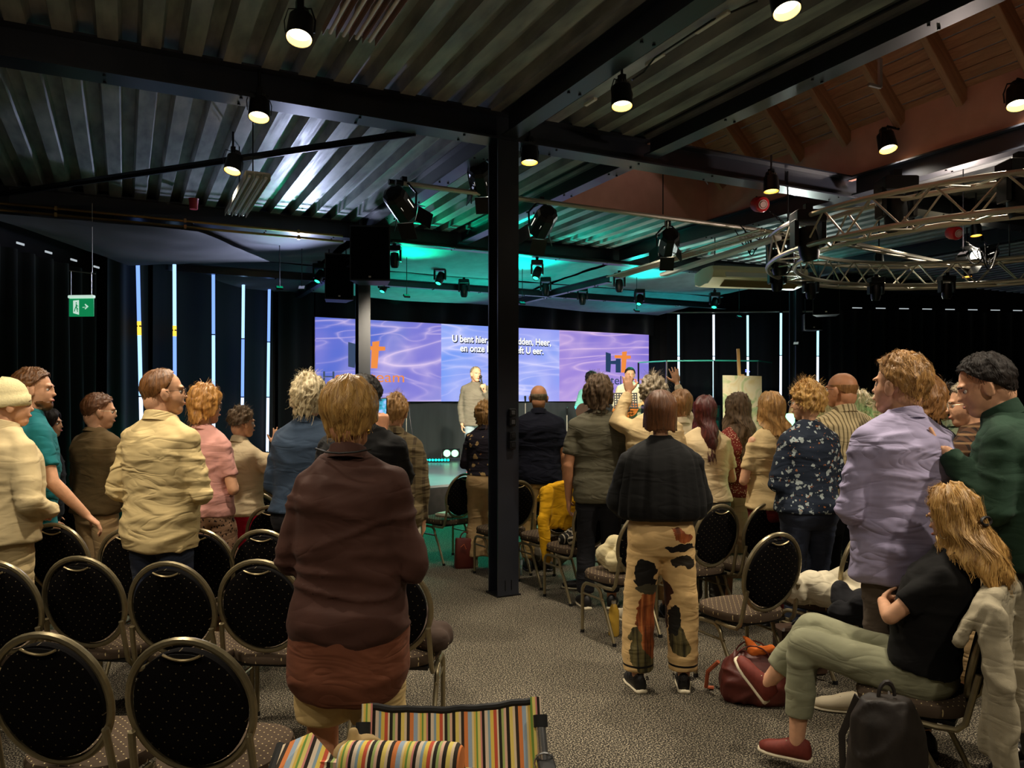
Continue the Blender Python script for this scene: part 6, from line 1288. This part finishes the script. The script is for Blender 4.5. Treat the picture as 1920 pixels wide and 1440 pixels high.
# bottles
def bottle(p, h, r_, body, capm, label, nm='water_bottle'):
    r = empty(nm, p, 0, label, 'bottle'); m = MB(); m.lathe([(r_*.8, 0), (r_, .01), (r_, h*.62), (r_*.96, h*.66), (r_, h*.7), (r_*.5, h*.86), (r_*.38, h*.9)], n=20); m.obj('bottle_body', body, r, True); m = MB(); m.lathe([(r_*.45, h*.9), (r_*.45, h*.985), (r_*.3, h)], n=16); m.obj('cap', capm, r, True); return r
clear = NT('clear_plastic'); clear.set(col=(.9, .95, 1, 1), rough=.08, trans=.9, ior=1.2); clear = clear.m
b = bottle(loc_of(973, 1078, 0), .26, .034, clear, plain('cap_blue', srgb(40, 80, 170), .4), 'clear water bottle with blue cap standing right of the pillar'); m = MB(); m.lathe([(.0348, .10), (.0348, .15)], n=20, cap=False); m.obj('bottle_label', plain('label_pale', srgb(190, 205, 215), .5), b)
yb = NT('yellow_drink'); yb.set(col=srgb(200, 160, 60), rough=.25, spec=.5); b = bottle(loc_of(1151, 1192, 0), .26, .038, yb.m, M_alu, 'yellow drinking bottle with metal cap on the carpet')
# bags
bm_ = plain('leather_red', srgb(84, 34, 26), .5, 0, .4, .18, 14, .3)
r = empty('leather_bag', loc_of(1412, 1312, 0), ht(15), 'red-brown leather bag on the carpet under the chair beside the seated woman', 'bag'); mb = MB(); mb.rings([superring((0, 0, z), w, d, 24, 3) for z, w, d in ((.0, .17, .10), (.03, .19, .12), (.12, .19, .12), (.20, .165, .09), (.25, .13, .05), (.27, .10, .02))]); soft('bag_body', mb, bm_, r, .010, .010, 12, 4)
for sy in (-1, 1): m = MB(); t = np.linspace(0, PI, 10); m.tube(np.stack([.10*np.cos(t), np.full(10, sy*.05), .22+.10*np.sin(t)], 1), .009, 6, flat=.5); m.obj('handle', bm_, r, True)
m = MB(); m.tube([(-.19, 0, .2), (-.25, .05, .12), (-.26, .08, .02), (-.22, .1, .01)], .012, 6); m.obj('strap', plain('strap_rust', srgb(170, 86, 54), .6), r, True)
mb = MB(); mb.cap((0, 0, .27), (.10, -.03, .31), .035, .02); mb.cap((.02, 0, .28), (-.05, .05, .34), .03, .012); soft('scarf', mb, fb('orange_cloth', (216, 110, 44)), None, .008, .006, 20, 2, loc=tuple(r.location+Vector((0, 0, 0))), rot=(0, 0, ht(15)), label='orange cloth on top of the red-brown bag', cat='scarf')
r = empty('handbag', loc_of(872, 1064, 0), ht(-10), 'dark red handbag standing under the chair with the booklet', 'bag'); m = MB(); m.rings([superring((0, 0, z), w, d, 24, 4) for z, w, d in ((.0, .10, .06), (.02, .11, .07), (.28, .10, .05), (.30, .095, .04))]); m.obj('bag_body', plain('leather_dark_red', srgb(92, 36, 28), .45), r, True)
m = MB(); t = np.linspace(0, PI, 10); m.tube(np.stack([.05*np.cos(t), 0*t, .29+.07*np.sin(t)], 1), .007, 6); m.obj('handle', plain('leather_dark_red'), r, True)
m = MB(); m.tube([(-.05, -.072, .22), (-.02, -.075, .25), (0, -.072, .2)], .006, 5); m.obj('tassel', plain('strap_rust', None), r)
r = empty('backpack', cw((1662-960)*3.02/F, 3.02, 0), ht(-10), 'black leather backpack on the carpet in front of the seated woman', 'bag'); r.scale = (1, 1, 1.36); bl = plain('leather_black', srgb(34, 28, 24), .55, 0, .4, .2, 20, .3)
mb = MB(); mb.rings([superring((0, 0, z), w, d, 24, 3) for z, w, d in ((.0, .13, .08), (.03, .15, .10), (.22, .15, .10), (.34, .135, .085), (.40, .10, .05))]); soft('bag_body', mb, bl, r, .011, .008, 10, 3); mb = MB(); mb.rings([superring((0, -.10, z), w, d, 20, 3) for z, w, d in ((.04, .10, .03), (.08, .115, .035), (.18, .11, .03))]); soft('front_pocket', mb, bl, r, .010, .004, 12)
m = MB(); m.tube([(.0, -.11, .10), (.0, -.15, .12), (.01, -.15, .06)], .005, 5); m.obj('zip_pull', M_alu, r); m = MB(); t = np.linspace(0, PI, 8); m.tube(np.stack([.035*np.cos(t), 0*t, .40+.04*np.sin(t)], 1), .008, 6); m.obj('handle', bl, r, True)
for sx in (-1, 1): m = MB(); m.tube([(sx*.07, .08, .38), (sx*.10, .14, .25), (sx*.11, .11, .05)], .016, 6, flat=.3); m.obj('strap', bl, r, True)
r = empty('brown_case', loc_of(1500, 1262, 0), ht(-8), 'dark brown case standing behind the red-brown bag', 'bag'); m = MB(); m.box((0, 0, .15), (.30, .14, .30), bev=.015); m.obj('case_body', plain('case_brown', srgb(62, 44, 32), .6, 0, .3, .2, 16), r); m = MB(); t = np.linspace(0, PI, 8); m.tube(np.stack([.05*np.cos(t), 0*t, .30+.03*np.sin(t)], 1), .008, 6); m.obj('handle', blk, r, True)
# cloth items
SEATZ = .470
def heap(p, w, d, h, label, mat, seed, cat, nm, seedn=6):
    rg = np.random.RandomState(seed); mb = MB()
    for q in range(seedn):
        c = np.array([rg.uniform(-w, w)*.45, rg.uniform(-d, d)*.45, h*.35]); c2 = c+np.array([rg.uniform(-w, w)*.4, rg.uniform(-d, d)*.3, rg.uniform(-.1, .5)*h]); mb.cap(c, c2, rg.uniform(.28, .42)*h+.012, rg.uniform(.22, .36)*h+.012)
    me = crease(remesh(mb, .009, 5), .007, 9, seed); v = mverts(me); v[:, 2] = np.maximum(v[:, 2], 0.0); setverts(me, v)
    return mkobj(nm, me, mat, None, smooth='full', fix=False, loc=tuple(p), label=label, cat=cat)
fwd = lambda yaw: FW*math.cos(RAD(yaw))+RT*math.sin(RAD(yaw))
heap(PB+[0, 0, SEATZ], .30, .22, .12, 'crumpled black and white striped scarf on the chair right of the pillar', fb('scarf_stripes', (30, 30, 28), pat=p_stripes(srgb(170, 160, 140), 30, .25)), 3, 'scarf', 'scarf')
heap(PK+[0, 0, SEATZ]+RT*.0, .16, .14, .20, 'cream cloth bag on the chair behind the patterned trousers', fb('cream_cloth', (206, 192, 150)), 5, 'bag', 'cloth_bag', 7)
heap(loc_of(1560, 1135, .47)*[1, 1, 0]+[0, 0, SEATZ], .40, .26, .22, 'white jacket heaped on the chair left of the man in lavender', fb('white_cloth', (206, 196, 170)), 8, 'jacket', 'jacket', 9)
heap(loc_of(1600, 1160, .47)*[1, 1, 0]+[0, 0, SEATZ], .26, .2, .16, 'black bag lying on the white jacket near the lavender shirt', black_t, 9, 'bag', 'dark_bag', 6)
heap(loc_of(1035, 1062, .0), .22, .2, .26, 'grey laced rucksack under the chair with the yellow jacket', fb('taupe_cloth', (96, 88, 74), pat=p_stripes(srgb(150, 140, 120), 18, .12)), 12, 'bag', 'rucksack', 8)
cN = cw((722-960)*3.62/F, 3.62, 0)+fwd(3)*.29
heap(cN+[0, 0, SEATZ]+RT*.16, .14, .16, .16, 'dark knotted bag with silver studs on the chair right of the brown coat', fb('taupe_bag', (66, 52, 44), pat=p_spots(srgb(200, 180, 150), 26, .12)), 15, 'bag', 'knotted_bag', 6)
m = MB(); m.box((0, 0, .012), (.17, .24, .022), bev=.004, R=rotm('Z', .4)); bk = m.obj('booklet', plain('paper', srgb(222, 210, 188), .7), loc=tuple(PC+[0, 0, SEATZ]), label='white booklet lying on the chair left of the pillar', cat='book')
m = MB(); m.box((0, 0, .029), (.15, .20, .008), R=rotm('Z', .5)); m.obj('booklet', plain('paper_pink', srgb(206, 180, 160), .7), loc=tuple(PC+[0, 0, SEATZ]), label='pinkish sheet lying on top of the white booklet', cat='paper')
def draped(P, yaw, label, mat, nm, sleeves=(1, 1), drop=.45, inner=None, w=.23, seed=3, fl=1.0):
    r = empty(nm, P, ht(yaw), label, 'jacket'); mb = MB(); ti = math.tan(RAD(12))
    n = 18; th = np.linspace(-PI*.5, PI*.5, n)
    for s_, y0, dr in ((1, -.035, drop), (-1, .03, drop*.35)):
        for i in range(n-1):
            xa, xb = w*math.sin(th[i]), w*math.sin(th[i+1]); zt = .965-.10*(abs(xa)/w)**2.2; ztb = .965-.10*(abs(xb)/w)**2.2
            for (x, zz) in ((xa, zt), ((xa+xb)/2, (zt+ztb)/2)):
                yt = -.235-(zz-.705)*ti+y0; zb = zz-dr+.10*(abs(x)/w); yb = -.235-(zb-.705)*ti*(.3 if s_ == 1 else 1)+y0*1.3-.02*s_
                mb.cap((x, yt, zz), (x*fl, yb, zb), .020, .022, 8)
    mb.cap((-w*.8, -.30, .93), (w*.8, -.30, .93), .035, .035)
    for sx, on in ((-1, sleeves[0]), (1, sleeves[1])):
        if on: mb.cap((sx*(w-.01), -.30, .88), (sx*(w+.045), -.33, .62), .060, .052, 14); mb.cap((sx*(w+.045), -.33, .62), (sx*(w+.02), -.34, .30), .052, .045, 14)
    soft('jacket_body', mb, mat, r, .012, .012, 9, seed); return r
draped(PE, -32, 'yellow jacket hanging over the chair behind the scarf chair', fb('yellow_jacket', (214, 160, 20), wr=.6), 'yellow_jacket', (1, 0), .42, seed=5)
draped(PS, -52, 'pale grey denim jacket hanging over the back of the seated woman\'s chair', fb('grey_denim', (164, 154, 130), wr=.5, weave=.35), 'denim_jacket', (1, 1), .60, seed=7, w=.28)
# cups and shoes
def cup(p, label, col, s=1.0):
    r = empty('paper_cup', p, 0, label, 'cup'); m = MB(); m.lathe([(.028*s, 0), (.038*s, .09*s), (.040*s, .09*s), (.036*s, .088*s), (.030*s, .02*s)], n=22, cap=False); m.obj('cup_body', plain('cup_'+col, srgb(200, 60, 44) if col == 'red' else srgb(150, 110, 80), .6), r, True)
    m = MB(); aa = np.linspace(0, 2*PI, 22, endpoint=False); m.tube(np.stack([.039*s*np.cos(aa), .039*s*np.sin(aa), 0*aa+.09*s], 1), .003*s, 6, closed=True); m.obj('rim', plain('cup_rim', srgb(225, 215, 200), .5), r, True); m = MB(); m.lathe([(0, .055*s), (.034*s, .055*s)], n=22, cap=False); m.obj('coffee', plain('coffee', srgb(50, 30, 18), .2), r)
cup(loc_of(1533, 1112, .47)*[1, 1, 0]+[0, 0, SEATZ], 'red and white paper cup on the seat by the white jacket', 'red'); cup(loc_of(1889, 1445, 0), 'brown paper coffee cup on the floor at the bottom right corner', 'brown', 1.15)
for px, py, yaw, lb in ((1592, 1335, -70, 'single beige shoe on the carpet behind the black backpack'), (1175, 1165, -20, 'single cream shoe beside the yellow bottle'), (1092, 1105, -70, 'dark trainer with white stripes under the scarf chair')):
    r = empty('shoe', loc_of(px, py, 0), ht(yaw), lb, 'shoe'); shoe(r, np.array([0, 0, .088]), (0, 1, 0), 1.0, SH_W if px != 1092 else (blk, white_sole, ''))
# ---- striped camp chairs
def stripes_mat(name, axis='x', per=.16, shift=0):
    t = NT(name); sx = t.n('SeparateXYZ'); t.l(t.obj(), sx.inputs[0]); fr = t.math('FRACT', t.math('ADD', t.math('MULTIPLY', sx.outputs['xyz'.index(axis)], 1/per), shift))
    cs = [(48, 42, 36), (244, 220, 120), (238, 214, 180), (60, 52, 44), (232, 140, 80), (170, 190, 210), (246, 226, 170), (240, 204, 100), (130, 170, 80), (244, 224, 130), (226, 150, 140), (48, 42, 36), (236, 216, 190), (150, 176, 190), (246, 214, 100), (214, 96, 70), (244, 226, 190), (54, 48, 40), (180, 196, 120), (240, 196, 170)]
    rg = np.random.RandomState(3); w = rg.uniform(.5, 1.3, len(cs)); w = np.cumsum(w)/w.sum(); st = [(0 if i == 0 else float(w[i-1]), srgb(*c)) for i, c in enumerate(cs)]
    t.set(col=t.ramp(fr, st, 'CONSTANT'), rough=.8, spec=.2); t.bump(t.noise(t.obj((1, 1, 1)), 500, 1), .2, .002); return t.m
M_str = stripes_mat('striped_canvas'); M_str2 = stripes_mat('striped_canvas_roll', 'x', .15, .3); strapm = plain('black_webbing', srgb(20, 20, 20), .7); silver = plain('silver_tube', srgb(200, 200, 200), .25, .9)
Yt = 2.30; c0 = cw((848-960)*Yt/F, Yt, 0)
r = empty('striped_camp_chair', c0, ht(-6), 'multicoloured striped camp chair at the bottom centre of the picture', 'camp chair')
P = []; nx, nz = 24, 16
for i in range(nz):
    row = []; t_ = i/(nz-1); z = .80-.48*t_; y0 = -.02-.20*t_
    for j in range(nx): s_ = j/(nx-1)*2-1; w = .243-.02*t_; row.append((s_*w, y0+.055*(1-s_*s_)*(.6+.4*t_)+.003*math.sin(s_*19+t_*5), z-.030*(1-s_*s_)*(1-t_)+.0015*math.sin(s_*11)))
    P.append(row)
P = np.array(P); Q = P+np.array([0, .012, 0]); m = MB(); m.grid(P); m.grid(Q[::-1]); bk = m.obj('backrest', M_str, r, 'full', fix=False)
m = MB(); m.tube(P[0]+[0, .006, .003], .011, 8); m.obj('top_hem', strapm, bk, True)
for sx in (-1, 1):
    m = MB(); m.tube([(sx*.247, -.02, .815), (sx*.245, -.10, .62), (sx*.235, -.20, .40)], .016, 8); m.obj('side_sleeve', M_str, bk, True)
    m = MB(); m.tube([(sx*.255, -.07, .755), (sx*.258, -.12, .66)], .015, 12); m.obj('back_tube', silver, r, True)
    m = MB(); m.tube([(sx*.256, -.055, .775), (sx*.256, -.07, .745)], .021, 12); m.obj('clamp_collar', strapm, r, True)
    m = MB(); m.box((sx*.262, -.22, .66), (.05, .26, .014), R=rotm('X', .10), bev=.005); m.obj('armrest', strapm, r)
    m = MB(); [m.lathe([(.007, 0), (.005, .005)], c=(sx*.262, -.20-.08*q, .668-.008*q), n=12) for q in range(2)]; m.obj('snap', silver, r)
    m = MB(); m.tube([(sx*.262, -.33, .645), (sx*.25, -.34, .32), (sx*.22, -.05, .012)], .013, 8); m.obj('leg', silver, r, True); m = MB(); m.tube([(sx*.262, -.10, .66), (sx*.24, -.12, .34), (sx*.22, -.36, .012)], .013, 8); m.obj('leg', silver, r, True)
    m = MB(); t = np.linspace(-.8, 3.6, 12); m.tube(np.stack([sx*(.258+.028*np.cos(t)), -.12+0*t, .665+.028*np.sin(t)], 1), .003, 5); m.obj('wire_clip', silver, r)
m = MB(); P2 = np.array([[((j/11*2-1)*.225, -.20-.26*i/8, .335-.02*(1-(j/11*2-1)**2)-.0*i) for j in range(12)] for i in range(9)]); m.grid(P2); m.grid((P2-[0, 0, .012])[::-1]); m.obj('seat', M_str, r, 'full', fix=False)
# nearer folded camp chair with the bolster on its top edge
Yb = 1.78; c1_ = cw((752-960)*Yb/F, Yb, 0); r = empty('striped_camp_chair', c1_, ht(8), 'nearer striped camp chair, only the rolled headrest and a yellow corner in view', 'camp chair')
m = MB(); rs = []
for x, f in ((-.145, .2), (-.143, .8), (-.13, 1), (-.06, 1.03), (.03, 1), (.10, 1.03), (.13, .98), (.142, .8), (.144, .2)): a = np.linspace(0, 2*PI, 20, endpoint=False); rs.append(np.stack([np.full(20, x), .046*f*np.cos(a), .865+.046*f*np.sin(a)+.05*x], 1))
m.rings(rs); m.obj('headrest_roll', M_str2, r, True)
m = MB(); m.box((0, .02, .60), (.40, .02, .50)); m.obj('backrest', M_str, r)
m = MB(); m.add([(-.30, .03, .875), (-.24, .06, .895), (-.17, .03, .85), (-.18, -.05, .80), (-.29, -.05, .835), (-.30, .03, .865), (-.24, .06, .885), (-.17, .03, .84), (-.18, -.05, .79), (-.29, -.05, .825)], [(0, 1, 2, 3, 4), (9, 8, 7, 6, 5)]+[(i, 5+i, 5+(i+1) % 5, (i+1) % 5) for i in range(5)]); m.obj('corner_flap', M_str, r)
m = MB(); m.tube([(-.31, .04, .868), (-.30, -.04, .832), (-.24, -.09, .80)], .012, 8); m.obj('corner_tube', strapm, r, True)
for sx in (-1, 1):
    m = MB(); m.tube([(sx*.20, .02, .84), (sx*.20, .02, .40), (sx*.20, .01, .012)], .013, 8); m.obj('leg', silver, r, True); m = MB(); m.tube([(sx*.20, .04, .45), (sx*.20, .0, .40), (sx*.20, -.22, .012)], .013, 8); m.obj('leg', silver, r, True)
m = MB(); m.tube([(.10, -.0, .80), (.16, -.01, .83), (.20, -.02, .79)], .03, 10, flat=.6); m.obj('buckle_strap', strapm, r, True)
mb = MB(); mb.cap((-.16, .06, .84), (-.10, .08, .86), .03, .03); mb.cap((-.13, .06, .84), (-.14, .07, .90), .02, .008); mb.cap((-.16, .06, .84), (-.15, .06, .70), .03, .03); soft('cloth_bag', mb, fb('beige_cloth', (176, 150, 104)), None, .007, .006, 20, 2, loc=c1_, rot=(0, 0, ht(8)), label='crumpled beige cloth between the two striped chairs', cat='cloth')
